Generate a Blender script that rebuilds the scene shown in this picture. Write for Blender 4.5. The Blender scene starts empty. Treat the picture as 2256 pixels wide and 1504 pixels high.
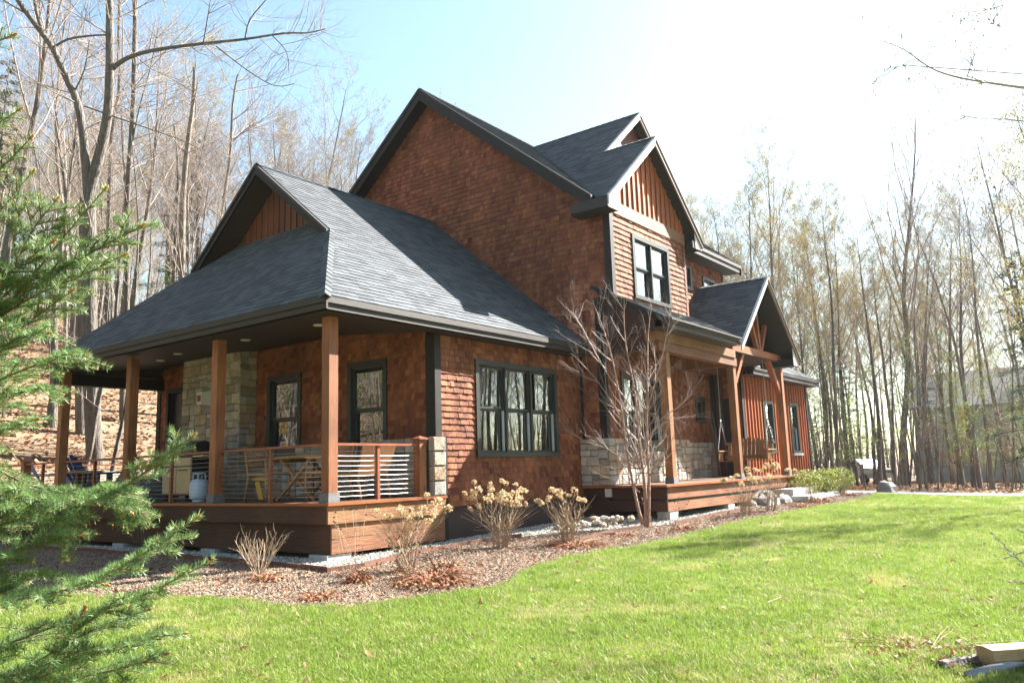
import bpy, math, random
import numpy as np
from mathutils import Vector, Matrix, geometry, noise
R = math.radians
random.seed(7)
sc = bpy.context.scene
COL = sc.collection
V3 = Vector
# ------------------------------------------------------------------ camera
cd = bpy.data.cameras.new('camera'); cam = bpy.data.objects.new('camera', cd); COL.objects.link(cam)
sc.camera = cam
cd.sensor_fit = 'HORIZONTAL'; cd.sensor_width = 36.0
cd.lens = 36.0 * 1762.3 / 2256.0
cd.clip_start = .05; cd.clip_end = 1500
CAM = V3((-7.332, -8.754, .368))
_y, _p, _r = R(-7.972 + 45), R(9.095), R(1.826)
fw = V3((math.cos(_y)*math.cos(_p), math.sin(_y)*math.cos(_p), math.sin(_p)))
rt = V3((math.sin(_y), -math.cos(_y), 0)); up = rt.cross(fw)
rt2 = math.cos(_r)*rt - math.sin(_r)*up; up2 = math.sin(_r)*rt + math.cos(_r)*up
mw = Matrix((rt2, up2, -fw)).transposed().to_4x4(); mw.translation = CAM
cam.matrix_world = mw
# ------------------------------------------------------------------ world, sun, exposure
SUN_DIR = V3((.732, -.29, .616)).normalized()
w = bpy.data.worlds.new('World'); sc.world = w; w.use_nodes = True
nt = w.node_tree; bg = nt.nodes['Background']
sky = nt.nodes.new('ShaderNodeTexSky'); sky.sky_type = 'NISHITA'; sky.sun_disc = False
sky.sun_elevation = R(38); sky.sun_rotation = R(111.6); sky.altitude = 200
sky.air_density = 1.0; sky.dust_density = 1.1; sky.ozone_density = .5
tint = nt.nodes.new('ShaderNodeMix'); tint.data_type = 'RGBA'; tint.blend_type = 'MULTIPLY'; tint.inputs[0].default_value = 1; tint.inputs[7].default_value = (.99, 1.08, .98, 1)
nt.links.new(sky.outputs[0], tint.inputs[6]); nt.links.new(tint.outputs[2], bg.inputs[0]); bg.inputs[1].default_value = .05
sd = bpy.data.lights.new('sun', 'SUN'); so = bpy.data.objects.new('sun', sd); COL.objects.link(so)
sd.energy = 5.0; sd.angle = R(.53); sd.color = (1, .95, .87)
so.rotation_euler = SUN_DIR.to_track_quat('Z', 'Y').to_euler()
vs = sc.view_settings; vs.view_transform = 'Standard'; vs.look = 'None'; vs.exposure = 2.8; vs.gamma = 1; vs.use_curve_mapping = False
sc.cycles.max_bounces = 8; sc.cycles.transparent_max_bounces = 16
sc.cycles.diffuse_bounces = 3; sc.cycles.glossy_bounces = 3
sc.cycles.sample_clamp_indirect = 6

# ------------------------------------------------------------------ materials
def mat(name, c1, c2=None, rough=.7, scale=6, stretch=(1, 1, 1), bump=0, bscale=None, island=0, hue=0, spec=.4, trans=0, ramp=None, metal=0, spots=None, coord='Object'):
    m = bpy.data.materials.new(name); m.use_nodes = True
    t = m.node_tree; n = t.nodes; L = t.links; b = n['Principled BSDF']
    b.inputs['Roughness'].default_value = rough; b.inputs['Specular IOR Level'].default_value = spec
    b.inputs['Metallic'].default_value = metal
    if trans: b.inputs['Transmission Weight'].default_value = 0
    tc = n.new('ShaderNodeNewGeometry'); mp = n.new('ShaderNodeMapping'); mp.inputs['Scale'].default_value = stretch
    L.new(tc.outputs['Position'], mp.inputs[0])
    nz = n.new('ShaderNodeTexNoise'); nz.inputs['Scale'].default_value = scale; nz.inputs['Detail'].default_value = 6; nz.inputs['Roughness'].default_value = .65
    L.new(mp.outputs[0], nz.inputs['Vector'])
    mx = n.new('ShaderNodeMix'); mx.data_type = 'RGBA'
    cr = n.new('ShaderNodeMapRange'); cr.inputs[1].default_value = .3; cr.inputs[2].default_value = .7
    L.new(nz.outputs[0], cr.inputs[0]); L.new(cr.outputs[0], mx.inputs[0])
    c2 = c2 or tuple(k*.75 for k in c1)
    mx.inputs[6].default_value = (*c1, 1); mx.inputs[7].default_value = (*c2, 1)
    out = mx.outputs[2]
    if island or ramp or hue:
        oi = n.new('ShaderNodeObjectInfo'); ad = n.new('ShaderNodeMath'); ad.operation = 'ADD'
        L.new(tc.outputs['Random Per Island'], ad.inputs[0]); L.new(oi.outputs['Random'], ad.inputs[1])
        fr = n.new('ShaderNodeMath'); fr.operation = 'FRACT'; L.new(ad.outputs[0], fr.inputs[0])
        rnd = fr.outputs[0]
        if ramp:
            r = n.new('ShaderNodeValToRGB'); r.color_ramp.interpolation = 'LINEAR'
            els = r.color_ramp.elements
            while len(els) < len(ramp): els.new(.5)
            for i, c in enumerate(ramp):
                els[i].position = i/(len(ramp)-1); els[i].color = (*c, 1)
            L.new(rnd, r.inputs[0])
            m2 = n.new('ShaderNodeMix'); m2.data_type = 'RGBA'; m2.blend_type = 'MULTIPLY'; m2.inputs[0].default_value = 1
            L.new(out, m2.inputs[6]); L.new(r.outputs[0], m2.inputs[7]); out = m2.outputs[2]
        if island:
            wn = n.new('ShaderNodeTexWhiteNoise'); wn.noise_dimensions = '1D'; L.new(rnd, wn.inputs['W'])
            hs = n.new('ShaderNodeHueSaturation')
            mr = n.new('ShaderNodeMapRange'); mr.inputs[3].default_value = 1-island; mr.inputs[4].default_value = 1+island
            L.new(wn.outputs['Value'], mr.inputs[0]); L.new(mr.outputs[0], hs.inputs['Value'])
            mh = n.new('ShaderNodeMapRange'); mh.inputs[3].default_value = .5-hue; mh.inputs[4].default_value = .5+hue
            L.new(rnd, mh.inputs[0]); L.new(mh.outputs[0], hs.inputs['Hue'])
            L.new(out, hs.inputs['Color']); out = hs.outputs[0]
    if spots:   # (colour, scale, threshold) large soft patches
        n2 = n.new('ShaderNodeTexNoise'); n2.inputs['Scale'].default_value = spots[1]; n2.inputs['Detail'].default_value = 4
        L.new(tc.outputs['Position'], n2.inputs['Vector'])
        q = n.new('ShaderNodeMapRange'); q.inputs[1].default_value = spots[2]; q.inputs[2].default_value = spots[2]+.12
        L.new(n2.outputs[0], q.inputs[0])
        m3 = n.new('ShaderNodeMix'); m3.data_type = 'RGBA'; L.new(q.outputs[0], m3.inputs[0])
        L.new(out, m3.inputs[6]); m3.inputs[7].default_value = (*spots[0], 1); out = m3.outputs[2]
    L.new(out, b.inputs['Base Color'])
    if bump:
        n3 = n.new('ShaderNodeTexNoise'); n3.inputs['Scale'].default_value = bscale or scale*3; n3.inputs['Detail'].default_value = 5
        L.new(mp.outputs[0], n3.inputs['Vector'])
        bp = n.new('ShaderNodeBump'); bp.inputs['Strength'].default_value = bump; bp.inputs['Distance'].default_value = .06 if 'bark' in name else .02
        L.new(n3.outputs[0], bp.inputs['Height']); L.new(bp.outputs[0], b.inputs['Normal'])
    if trans:
        tr = n.new('ShaderNodeBsdfTranslucent'); ms = n.new('ShaderNodeMixShader'); ms.inputs[0].default_value = trans
        L.new(out, tr.inputs[0]); L.new(b.outputs[0], ms.inputs[1]); L.new(tr.outputs[0], ms.inputs[2])
        L.new(ms.outputs[0], n['Material Output'].inputs[0])
    return m

def glass_mat(name, refl=1.6, tint=(.62, .68, .66)):
    m = bpy.data.materials.new(name); m.use_nodes = True
    t = m.node_tree; n = t.nodes; L = t.links; n.remove(n['Principled BSDF'])
    tr = n.new('ShaderNodeBsdfTransparent'); tr.inputs[0].default_value = (*tint, 1)
    gl = n.new('ShaderNodeBsdfGlossy'); gl.inputs['Roughness'].default_value = .008; gl.inputs[0].default_value = (.95, .97, 1, 1)
    fr = n.new('ShaderNodeFresnel'); fr.inputs[0].default_value = 1.52
    mu = n.new('ShaderNodeMath'); mu.operation = 'MULTIPLY_ADD'; mu.inputs[1].default_value = refl; mu.inputs[2].default_value = .03; mu.use_clamp = True
    L.new(fr.outputs[0], mu.inputs[0])
    nz = n.new('ShaderNodeTexNoise'); nz.inputs['Scale'].default_value = 1.3; bp = n.new('ShaderNodeBump'); bp.inputs['Strength'].default_value = .03
    L.new(nz.outputs[0], bp.inputs['Height']); L.new(bp.outputs[0], gl.inputs['Normal'])
    ms = n.new('ShaderNodeMixShader'); L.new(mu.outputs[0], ms.inputs[0]); L.new(tr.outputs[0], ms.inputs[1]); L.new(gl.outputs[0], ms.inputs[2])
    L.new(ms.outputs[0], n['Material Output'].inputs[0])
    return m

def wood_mat(name, c1, c2, axis, rough=.6, island=.18, spec=.3):
    st = {'x': (1.2, 14, 14), 'y': (14, 1.2, 14), 'z': (14, 14, 1.2)}[axis]
    m = mat(name, c1, c2, rough, 2.2, st, bump=.35, bscale=5, island=island, hue=.008, spec=spec)
    n = m.node_tree.nodes; L = m.node_tree.links; b = n['Principled BSDF']; src_ = b.inputs['Base Color'].links[0].from_socket
    g = n.new('ShaderNodeNewGeometry'); mp = n.new('ShaderNodeMapping'); mp.inputs['Scale'].default_value = {'x': (1.3, 5, 5), 'y': (5, 1.3, 5), 'z': (5, 5, 1.3)}[axis]; L.new(g.outputs['Position'], mp.inputs[0])
    vo = n.new('ShaderNodeTexVoronoi'); vo.inputs['Scale'].default_value = 1.5; L.new(mp.outputs[0], vo.inputs['Vector'])
    q = n.new('ShaderNodeMapRange'); q.inputs[1].default_value = .05; q.inputs[2].default_value = .13; q.inputs[3].default_value = .35; q.inputs[4].default_value = 1; L.new(vo.outputs['Distance'], q.inputs[0])
    nz = n.new('ShaderNodeTexNoise'); nz.inputs['Scale'].default_value = 1.4; L.new(g.outputs['Position'], nz.inputs['Vector'])
    q2 = n.new('ShaderNodeMapRange'); q2.inputs[1].default_value = .3; q2.inputs[2].default_value = .7; q2.inputs[3].default_value = .72; q2.inputs[4].default_value = 1.15; L.new(nz.outputs[0], q2.inputs[0])
    mm = n.new('ShaderNodeMath'); mm.operation = 'MULTIPLY'; L.new(q.outputs[0], mm.inputs[0]); L.new(q2.outputs[0], mm.inputs[1])
    mx = n.new('ShaderNodeMix'); mx.data_type = 'RGBA'; mx.blend_type = 'MULTIPLY'; mx.inputs[0].default_value = 1; L.new(src_, mx.inputs[6]); L.new(mm.outputs[0], mx.inputs[7]); L.new(mx.outputs[2], b.inputs['Base Color'])
    return m

M = {}
M['shingle'] = mat('cedar_shingle', (.265, .094, .045), (.165, .059, .033), .78, 9, (4, 4, .5), bump=.5, bscale=26, island=.20, hue=.008, spec=.2,
                   ramp=[(.62, .60, .62), (.85, .83, .85), (.95, .95, .95), (1.0, .97, .95), (1.2, 1.22, 1.22)])
_n = M['shingle'].node_tree.nodes; _L = M['shingle'].node_tree.links; _b = _n['Principled BSDF']; _s = _b.inputs['Base Color'].links[0].from_socket
_g = _n.new('ShaderNodeNewGeometry'); _mp = _n.new('ShaderNodeMapping'); _mp.inputs['Scale'].default_value = (1.6, 1.6, .45); _L.new(_g.outputs['Position'], _mp.inputs[0])
_nz = _n.new('ShaderNodeTexNoise'); _nz.inputs['Scale'].default_value = 1.2; _nz.inputs['Detail'].default_value = 5; _L.new(_mp.outputs[0], _nz.inputs['Vector'])
_q = _n.new('ShaderNodeMapRange'); _q.inputs[1].default_value = .3; _q.inputs[2].default_value = .7; _q.inputs[3].default_value = .68; _q.inputs[4].default_value = 1.22; _L.new(_nz.outputs[0], _q.inputs[0])
_m = _n.new('ShaderNodeMix'); _m.data_type = 'RGBA'; _m.blend_type = 'MULTIPLY'; _m.inputs[0].default_value = 1; _L.new(_s, _m.inputs[6]); _L.new(_q.outputs[0], _m.inputs[7]); _L.new(_m.outputs[2], _b.inputs['Base Color'])
M['trim'] = mat('dark_trim', (.017, .0145, .0135), (.011, .010, .0095), .6, 3, (4, 4, 1), bump=.15, spec=.25)
M['fascia'] = mat('fascia_paint', (.024, .0175, .0145), (.016, .012, .0105), .6, 3, (1, 1, 6), bump=.1, spec=.45)
M['rake_pale'] = mat('pale_rake_board', (.62, .61, .60), (.5, .5, .49), .4, 4, bump=.1, spec=.5)  # left rakes and return faces, much paler than the right rakes
M['soffit'] = mat('soffit_board', (.045, .030, .024), (.03, .02, .016), .6, 4, (1, 6, 1), bump=.2)
M['roof'] = mat('asphalt_shingle', (.082, .090, .100), (.056, .064, .074), .88, 160, bump=.35, bscale=320, island=.30, spec=.3)
M['roof_base'] = mat('roof_felt', (.03, .032, .037), None, .9, 30)
M['post'] = wood_mat('post_cedar', (.30, .128, .05), (.17, .066, .028), 'z')
M['beam_x'] = wood_mat('beam_cedar_x', (.23, .095, .036), (.14, .055, .024), 'x')
M['truss'] = wood_mat('truss_cedar', (.36, .115, .045), (.24, .075, .03), 'z', .5)
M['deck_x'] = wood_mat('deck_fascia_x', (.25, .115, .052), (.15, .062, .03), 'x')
M['deck_y_shaded'] = wood_mat('deck_fascia_y_shaded', (.065, .026, .016), (.04, .017, .011), 'y')  # side-facing boards, with their shade put into a darker brown
M['nosing'] = mat('deck_nosing', (.30, .10, .035), (.19, .06, .022), .4, 3, (1, 1, 8), bump=.1)
M['deckboard'] = wood_mat('deck_board', (.16, .085, .055), (.10, .055, .038), 'y', .6)
M['batten'] = wood_mat('batten_cedar', (.37, .105, .032), (.25, .068, .022), 'z', .6, .14)
M['gableboard'] = wood_mat('gable_board', (.16, .055, .024), (.10, .034, .017), 'z', .6, .2)
M['stone'] = mat('ledge_stone', (.95, .95, .95), (.62, .60, .56), .85, 7, bump=.9, bscale=26, island=.18, spec=.25,
                 ramp=[(.36, .31, .265), (.46, .38, .30), (.39, .37, .355), (.28, .24, .21), (.45, .32, .215), (.50, .46, .42), (.38, .285, .215)])
M['mortar'] = mat('dark_joint', (.10, .09, .075), None, .95, 20, bump=.4)
M['concrete'] = mat('concrete', (.34, .36, .36), (.26, .27, .27), .9, 14, bump=.3)
M['foundation'] = mat('brown_parging', (.055, .033, .030), (.042, .026, .024), .85, 3, bump=.15)
M['window'] = mat('window_frame_green', (.017, .020, .018), (.012, .015, .0135), .45, 3, spec=.5)
M['sash'] = mat('window_sash', (.022, .028, .026), None, .4, 3, spec=.5)
M['jamb'] = mat('pale_jamb_track', (.45, .48, .50), None, .4, 3)
M['glass'] = glass_mat('window_glass', 2.6)
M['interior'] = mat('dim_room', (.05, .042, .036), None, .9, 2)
M['curtain'] = mat('pale_curtain', (.42, .45, .38), (.34, .36, .3), .9, 3, (8, 8, .4))
M['cable'] = mat('steel_cable', (.36, .36, .36), None, .45, 5, metal=.5)
M['rail'] = mat('rail_redwood', (.24, .072, .034), (.15, .045, .024), .45, 3, (2, 2, 2), bump=.1)
M['lightdisc'] = mat('white_disc', (.62, .6, .56), None, .5, 3)
M['black'] = mat('black_metal', (.012, .012, .013), None, .4, 3)
M['white_box'] = mat('white_plastic', (.55, .53, .50), None, .5, 3)
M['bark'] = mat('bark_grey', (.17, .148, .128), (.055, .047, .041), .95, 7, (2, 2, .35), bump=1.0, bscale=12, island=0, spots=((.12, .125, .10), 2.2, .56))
M['bark_tan'] = mat('bark_pale', (.26, .22, .18), (.10, .084, .068), .95, 7, (2, 2, .35), bump=.9, bscale=12, spots=((.16, .155, .125), 2.0, .58))  # paler bark tone given to some of the trees
M['twig'] = mat('twig_bark', (.29, .235, .20), (.19, .15, .125), .85, 6)
M['bud'] = mat('spring_bud', (.30, .25, .06), (.22, .17, .05), .8, 3, island=.3, hue=.03, trans=.35)
M['budgreen'] = mat('spring_leaf', (.16, .24, .035), (.12, .17, .03), .7, 3, island=.3, hue=.03, trans=.4)
M['needle'] = mat('spruce_needle', (.155, .245, .080), (.10, .17, .062), .5, 5, island=.35, hue=.03, trans=.35, spec=.45)
M['needle_far'] = mat('far_needle', (.045, .085, .035), (.028, .055, .025), .7, 3, island=.3, hue=.02, trans=.25)
M['shootbud'] = mat('spruce_bud', (.34, .15, .045), None, .6, 5)
M['shootbark'] = mat('spruce_twig', (.19, .125, .08), (.12, .08, .05), .8, 12, bump=.4)
M['birch'] = mat('river_birch_bark', (.36, .22, .16), (.22, .13, .10), .75, 14, (1, 1, .6), bump=.8, bscale=30)
M['birch_twig'] = mat('birch_twig', (.30, .22, .19), (.2, .14, .12), .6, 9)
M['hyd_stem'] = mat('hydrangea_stem', (.34, .25, .165), (.22, .155, .1), .8, 9)
M['hyd_flower'] = mat('dried_flower', (.56, .43, .27), (.42, .30, .17), .8, 9, island=.25, hue=.015, trans=.35)
M['dryleaf'] = mat('dry_leaf', (.30, .135, .06), (.17, .07, .035), .7, 6, island=.45, hue=.03, trans=.25)
M['litter'] = mat('leaf_litter', (.36, .21, .115), (.24, .13, .07), .8, 3, island=.45, hue=.025, trans=.15)
M['ground'] = mat('woods_floor', (.20, .125, .075), (.115, .075, .048), .95, 1.2, bump=.6, bscale=14)
M['lawn'] = mat('lawn_soil', (.14, .19, .040), (.18, .19, .065), .95, 3.0, bump=.5, bscale=40)
M['grass'] = mat('grass_blade', (.185, .258, .040), (.135, .205, .030), .5, 1.1, island=.28, hue=.02, trans=.45, spec=.35,
                 spots=((.27, .29, .08), 1.3, .60))
M['straw'] = mat('dead_grass_blade', (.42, .35, .19), (.30, .24, .12), .7, 2, island=.3, trans=.3)
M['mulch'] = mat('mulch_soil', (.19, .14, .105), (.11, .08, .06), .95, 8, bump=.9, bscale=50)
M['chip'] = mat('mulch_chip', (.31, .225, .16), (.165, .115, .082), .9, 9, island=.45, hue=.012)
M['gravel_base'] = mat('gravel_bed_base', (.27, .26, .23), (.19, .18, .16), .95, 40, bump=.8, bscale=90)
M['pebble'] = mat('pebble', (.46, .43, .37), (.33, .31, .28), .85, 9, island=.4, hue=.03)
M['edging'] = mat('rusty_edging', (.16, .065, .035), (.08, .04, .03), .8, 8, bump=.3)
M['asphalt'] = mat('driveway_asphalt', (.19, .20, .215), (.15, .155, .165), .9, 12, bump=.3, bscale=90)
M['rock'] = mat('field_rock', (.24, .22, .20), (.13, .12, .115), .9, 4, bump=.8, bscale=14, island=.25)
M['granite'] = mat('granite_step', (.48, .47, .45), (.36, .35, .34), .85, 7, bump=.4, bscale=40)
M['hedge'] = mat('hedge_leaf', (.22, .25, .03), (.13, .16, .022), .6, 5, island=.35, hue=.03, trans=.35, spec=.15)
M['teak'] = wood_mat('teak', (.38, .20, .095), (.26, .13, .06), 'z', .55, .1)
M['yellow'] = mat('yellow_plastic', (.62, .33, .03), None, .4, 3)
M['blueshaft'] = mat('blue_shaft', (.035, .055, .14), None, .4, 3)
M['tank'] = mat('propane_tank_paint', (.42, .50, .62), (.36, .44, .56), .4, 6)
M['tan'] = mat('tan_cabinet', (.46, .34, .20), (.38, .28, .17), .5, 3)
M['greybox'] = mat('grey_resin', (.16, .17, .20), None, .6, 4)
M['navy'] = mat('navy_plastic', (.022, .045, .13), (.016, .032, .095), .45, 3)
M['lightblue'] = mat('pale_blue_plastic', (.20, .30, .45), None, .45, 3)
M['chain'] = mat('galvanised_chain', (.5, .5, .5), None, .35, 4, metal=.8)
M['log'] = mat('split_log', (.40, .27, .15), (.24, .15, .085), .85, 4, (1, 1, 1), bump=.6, bscale=18)
M['pipe'] = mat('grey_pipe', (.28, .28, .29), None, .35, 8, metal=.3)
M['farwall'] = mat('far_house_wall', (.36, .39, .37), None, .8, 2)
M['farroof'] = mat('far_house_roof', (.12, .12, .13), None, .9, 2)
M['whitecar'] = mat('white_paint', (.75, .78, .8), None, .3, 2)

# ------------------------------------------------------------------ mesh helpers
ROOT = {}
def wloc(o):
    return V3(ROOT.get(o.name, (0, 0, 0))) if o else V3((0, 0, 0))
def thing(name, label, cat, loc=(0, 0, 0), rotz=0, group=None):
    o = bpy.data.objects.new(name, None); COL.objects.link(o); o.empty_display_size = .2
    o.location = loc; o.rotation_euler = (0, 0, rotz); ROOT[o.name] = V3(loc) if rotz == 0 else V3(loc)
    o['label'] = label; o['category'] = cat
    if group: o['group'] = group
    return o
def tag(o, label, cat, group=None, kind=None):
    o['label'] = label; o['category'] = cat
    if group: o['group'] = group
    if kind: o['kind'] = kind
    return o
def mesh(name, Vs, Fs, m, smooth=False):
    me = bpy.data.meshes.new(name); me.from_pydata(Vs, [], Fs)
    if m: me.materials.append(m)
    if smooth: me.polygons.foreach_set('use_smooth', [True]*len(me.polygons))
    me.update(); return me
def put(name, Vs, Fs, m, parent=None, smooth=False, origin=None, kind=None):
    """link one mesh object; Vs are world coordinates; the origin goes to the middle of the mesh"""
    if len(Vs) == 0: return None
    A = np.array([tuple(v) for v in Vs], float)
    if origin is None: origin = (A.min(0)+A.max(0))/2
    origin = np.array(tuple(origin), float)
    me = mesh(name, (A-origin).tolist(), Fs, m, smooth)
    o = bpy.data.objects.new(name, me); COL.objects.link(o)
    pl = wloc(parent)
    o.location = V3(origin)-pl; ROOT[o.name] = V3(origin)
    if parent: o.parent = parent
    if kind: o['kind'] = kind
    return o
class MB:
    def __init__(s): s.V = []; s.F = []
    def add(s, V, F):
        n = len(s.V); s.V += [tuple(v) for v in V]; s.F += [tuple(i+n for i in f) for f in F]
    def box(s, x0, x1, y0, y1, z0, z1):
        s.add([(x0,y0,z0),(x1,y0,z0),(x1,y1,z0),(x0,y1,z0),(x0,y0,z1),(x1,y0,z1),(x1,y1,z1),(x0,y1,z1)],
              [(0,3,2,1),(4,5,6,7),(0,1,5,4),(1,2,6,5),(2,3,7,6),(3,0,4,7)])
    def bar(s, a, b, w, h, upv=(0, 0, 1), w2=None, h2=None):
        a = V3(a); b = V3(b); d = (b-a).normalized(); u = V3(upv)
        if abs(d.dot(u)) > .98: u = V3((1, 0, 0))
        r = d.cross(u).normalized(); u = r.cross(d).normalized(); w2 = w if w2 is None else w2; h2 = h if h2 is None else h2
        V = [a+r*sx*w/2+u*sz*h/2 for sx, sz in ((-1,-1),(1,-1),(1,1),(-1,1))]+[b+r*sx*w2/2+u*sz*h2/2 for sx, sz in ((-1,-1),(1,-1),(1,1),(-1,1))]
        s.add(V, [(3,2,1,0),(4,5,6,7),(0,1,5,4),(1,2,6,5),(2,3,7,6),(3,0,4,7)])
    def tube(s, pts, rad, sides=6, cap=False):
        n0 = len(s.V); k = len(pts); pv = None
        for i in range(k):
            p = pts[i]; d = (pts[min(i+1, k-1)]-pts[max(i-1, 0)])
            if d.length < 1e-9: d = V3((0, 0, 1))
            d = d.normalized()
            if pv is None:
                a = V3((0, 0, 1)) if abs(d.z) < .9 else V3((1, 0, 0)); pv = d.cross(a).normalized()
            else:
                pv = (pv-d*pv.dot(d)); pv = pv.normalized() if pv.length > 1e-6 else d.orthogonal().normalized()
            q = d.cross(pv); r = rad[i] if hasattr(rad, '__len__') else rad
            for j in range(sides):
                a = 2*math.pi*j/sides
                s.V.append(tuple(p+pv*(r*math.cos(a))+q*(r*math.sin(a))))
        for i in range(k-1):
            for j in range(sides):
                a = n0+i*sides+j; b = n0+i*sides+(j+1) % sides
                s.F.append((a, b, b+sides, a+sides))
        if cap:
            s.F.append(tuple(n0+j for j in reversed(range(sides)))); s.F.append(tuple(n0+(k-1)*sides+j for j in range(sides)))
    def lathe(s, c, prof, n=14):
        c = V3(c); n0 = len(s.V)
        for r, z in prof:
            for j in range(n): a = 2*math.pi*j/n; s.V.append((c.x+r*math.cos(a), c.y+r*math.sin(a), c.z+z))
        for i in range(len(prof)-1):
            for j in range(n):
                a = n0+i*n+j; b = n0+i*n+(j+1) % n; s.F.append((a, b, b+n, a+n))
        s.F.append(tuple(n0+j for j in reversed(range(n)))); s.F.append(tuple(n0+(len(prof)-1)*n+j for j in range(n)))
    def build(s, name, m, parent=None, smooth=False, origin=None, kind=None):
        return put(name, s.V, s.F, m, parent, smooth, origin, kind)
def box(name, b, m, parent=None, kind=None):
    q = MB(); q.box(*b); return q.build(name, m, parent, kind=kind)
def prism(poly, vec):
    """extrude a planar polygon (world points) by vec"""
    poly = [V3(p) for p in poly]; v = V3(vec); n = len(poly)
    nn = V3((0, 0, 0))
    for i in range(n): nn += (poly[i]).cross(poly[(i+1) % n])
    if nn.dot(v) > 0: poly.reverse()
    V = poly+[p+v for p in poly]
    F = [tuple(range(n)), tuple(reversed(range(n, 2*n)))]+[(i, i+n, (i+1) % n+n, (i+1) % n) for i in range(n)]
    return V, F
class Fr:
    """a flat frame: o origin, u along, w up the face, n out of the face"""
    def __init__(s, o, u, w, n): s.o, s.u, s.w, s.n = V3(o), V3(u).normalized(), V3(w).normalized(), V3(n).normalized(); s.flip = s.u.cross(s.w).dot(s.n) < 0
    def p(s, a, c, b=0): return s.o+s.u*a+s.w*c+s.n*b
    def inv(s, P): d = V3(P)-s.o; return (d.dot(s.u), d.dot(s.w))
    def box(s, q, a0, a1, b0, b1, c0, c1):
        V = [s.p(a, c, b) for c in (c0, c1) for b in (b0, b1) for a in (a0, a1)]
        F = [(0, 2, 3, 1), (4, 5, 7, 6), (0, 1, 5, 4), (1, 3, 7, 5), (3, 2, 6, 7), (2, 0, 4, 6)]
        # orientation: outward for u x n x w
        if s.u.cross(s.n).dot(s.w) < 0: F = [tuple(reversed(f)) for f in F]
        q.add(V, F)
def clip(poly, region):
    """Sutherland-Hodgman, region convex counter-clockwise"""
    out = poly
    for i in range(len(region)):
        ax, ay = region[i]; bx, by = region[(i+1) % len(region)]
        inp = out; out = []
        if not inp: break
        f = lambda p: (bx-ax)*(p[1]-ay)-(by-ay)*(p[0]-ax)
        for j in range(len(inp)):
            P, Q = inp[j], inp[(j+1) % len(inp)]; fp, fq = f(P), f(Q)
            if fp >= 0: out.append(P)
            if (fp >= 0) != (fq >= 0):
                t = fp/(fp-fq); out.append((P[0]+(Q[0]-P[0])*t, P[1]+(Q[1]-P[1])*t))
    return out
def ccw(poly):
    a = sum(poly[i][0]*poly[(i+1) % len(poly)][1]-poly[(i+1) % len(poly)][0]*poly[i][1] for i in range(len(poly)))
    return poly if a > 0 else poly[::-1]
def parea(p): return abs(sum(p[i][0]*p[(i+1) % len(p)][1]-p[(i+1) % len(p)][0]*p[i][1] for i in range(len(p))))/2
def courses(fr, region, expo, wmin, wmax, t0, t1, holes=(), gap=.004, jit=.004, rng=random):
    if isinstance(region[0], list):
        out = []
        for k in region: out += courses(fr, k, expo, wmin, wmax, t0, t1, holes, gap, jit, rng)
        return out
    """lay courses of butting pieces on a face; returns a list of (V,F,centre)"""
    region = ccw(region); out = []
    amin = min(p[0] for p in region); amax = max(p[0] for p in region); cmin = min(p[1] for p in region); cmax = max(p[1] for p in region)
    k = math.floor(cmin/expo)
    while k*expo < cmax:
        c0 = k*expo; c1 = c0+expo+.012; k += 1
        a = amin-rng.random()*wmax
        while a < amax:
            wd = rng.uniform(wmin, wmax); x0, x1 = a+gap/2, a+wd-gap/2; a += wd
            dj = rng.uniform(-jit, jit)
            base = [(x0, c0+dj), (x1, c0+dj), (x1, c1), (x0, c1)]
            pol = clip(base, region)
            if len(pol) < 3 or parea(pol) < 2e-4: continue
            segs = [pol]
            for h in holes:
                ns = []
                for s in segs:
                    sa0 = min(p[0] for p in s); sa1 = max(p[0] for p in s); sc = sum(p[1] for p in s)/len(s)
                    if sa1 <= h[0] or sa0 >= h[1] or sc <= h[2] or sc >= h[3]: ns.append(s); continue
                    if sa0 < h[0]: ns.append(clip(s, [(sa0-1, -99), (h[0], -99), (h[0], 99), (sa0-1, 99)]))
                    if sa1 > h[1]: ns.append(clip(s, [(h[1], -99), (sa1+1, -99), (sa1+1, 99), (h[1], 99)]))
                segs = [s for s in ns if len(s) >= 3]
            tt = t1*rng.uniform(.8, 1.25)
            for s in segs:
                n = len(s)
                off = [t0+(c1-p[1])/(c1-c0)*(tt-t0) for p in s]
                V = [fr.p(p[0], p[1], 0) for p in s]+[fr.p(p[0], p[1], off[i]) for i, p in enumerate(s)]
                F = [tuple(range(n, 2*n))]+[(i, (i+1) % n, (i+1) % n+n, i+n) for i in range(n)]
                if fr.flip: F = [tuple(reversed(f)) for f in F]
                ce = sum((V3(v) for v in V), V3((0, 0, 0)))/len(V)
                out.append((V, F, ce))
    return out
def emit(name, pieces, nind, parent_of, m, rest_name, rest_parent):
    """the nind nearest pieces one object each, the rest joined"""
    pieces = sorted(pieces, key=lambda p: (p[2]-CAM).length)
    for V, F, ce, par in pieces[:nind]:
        put(name, V, F, m, par)
    q = MB()
    for V, F, ce, par in pieces[nind:]: q.add(V, F)
    if q.V: q.build(rest_name, m, rest_parent, kind='stuff')
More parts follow.
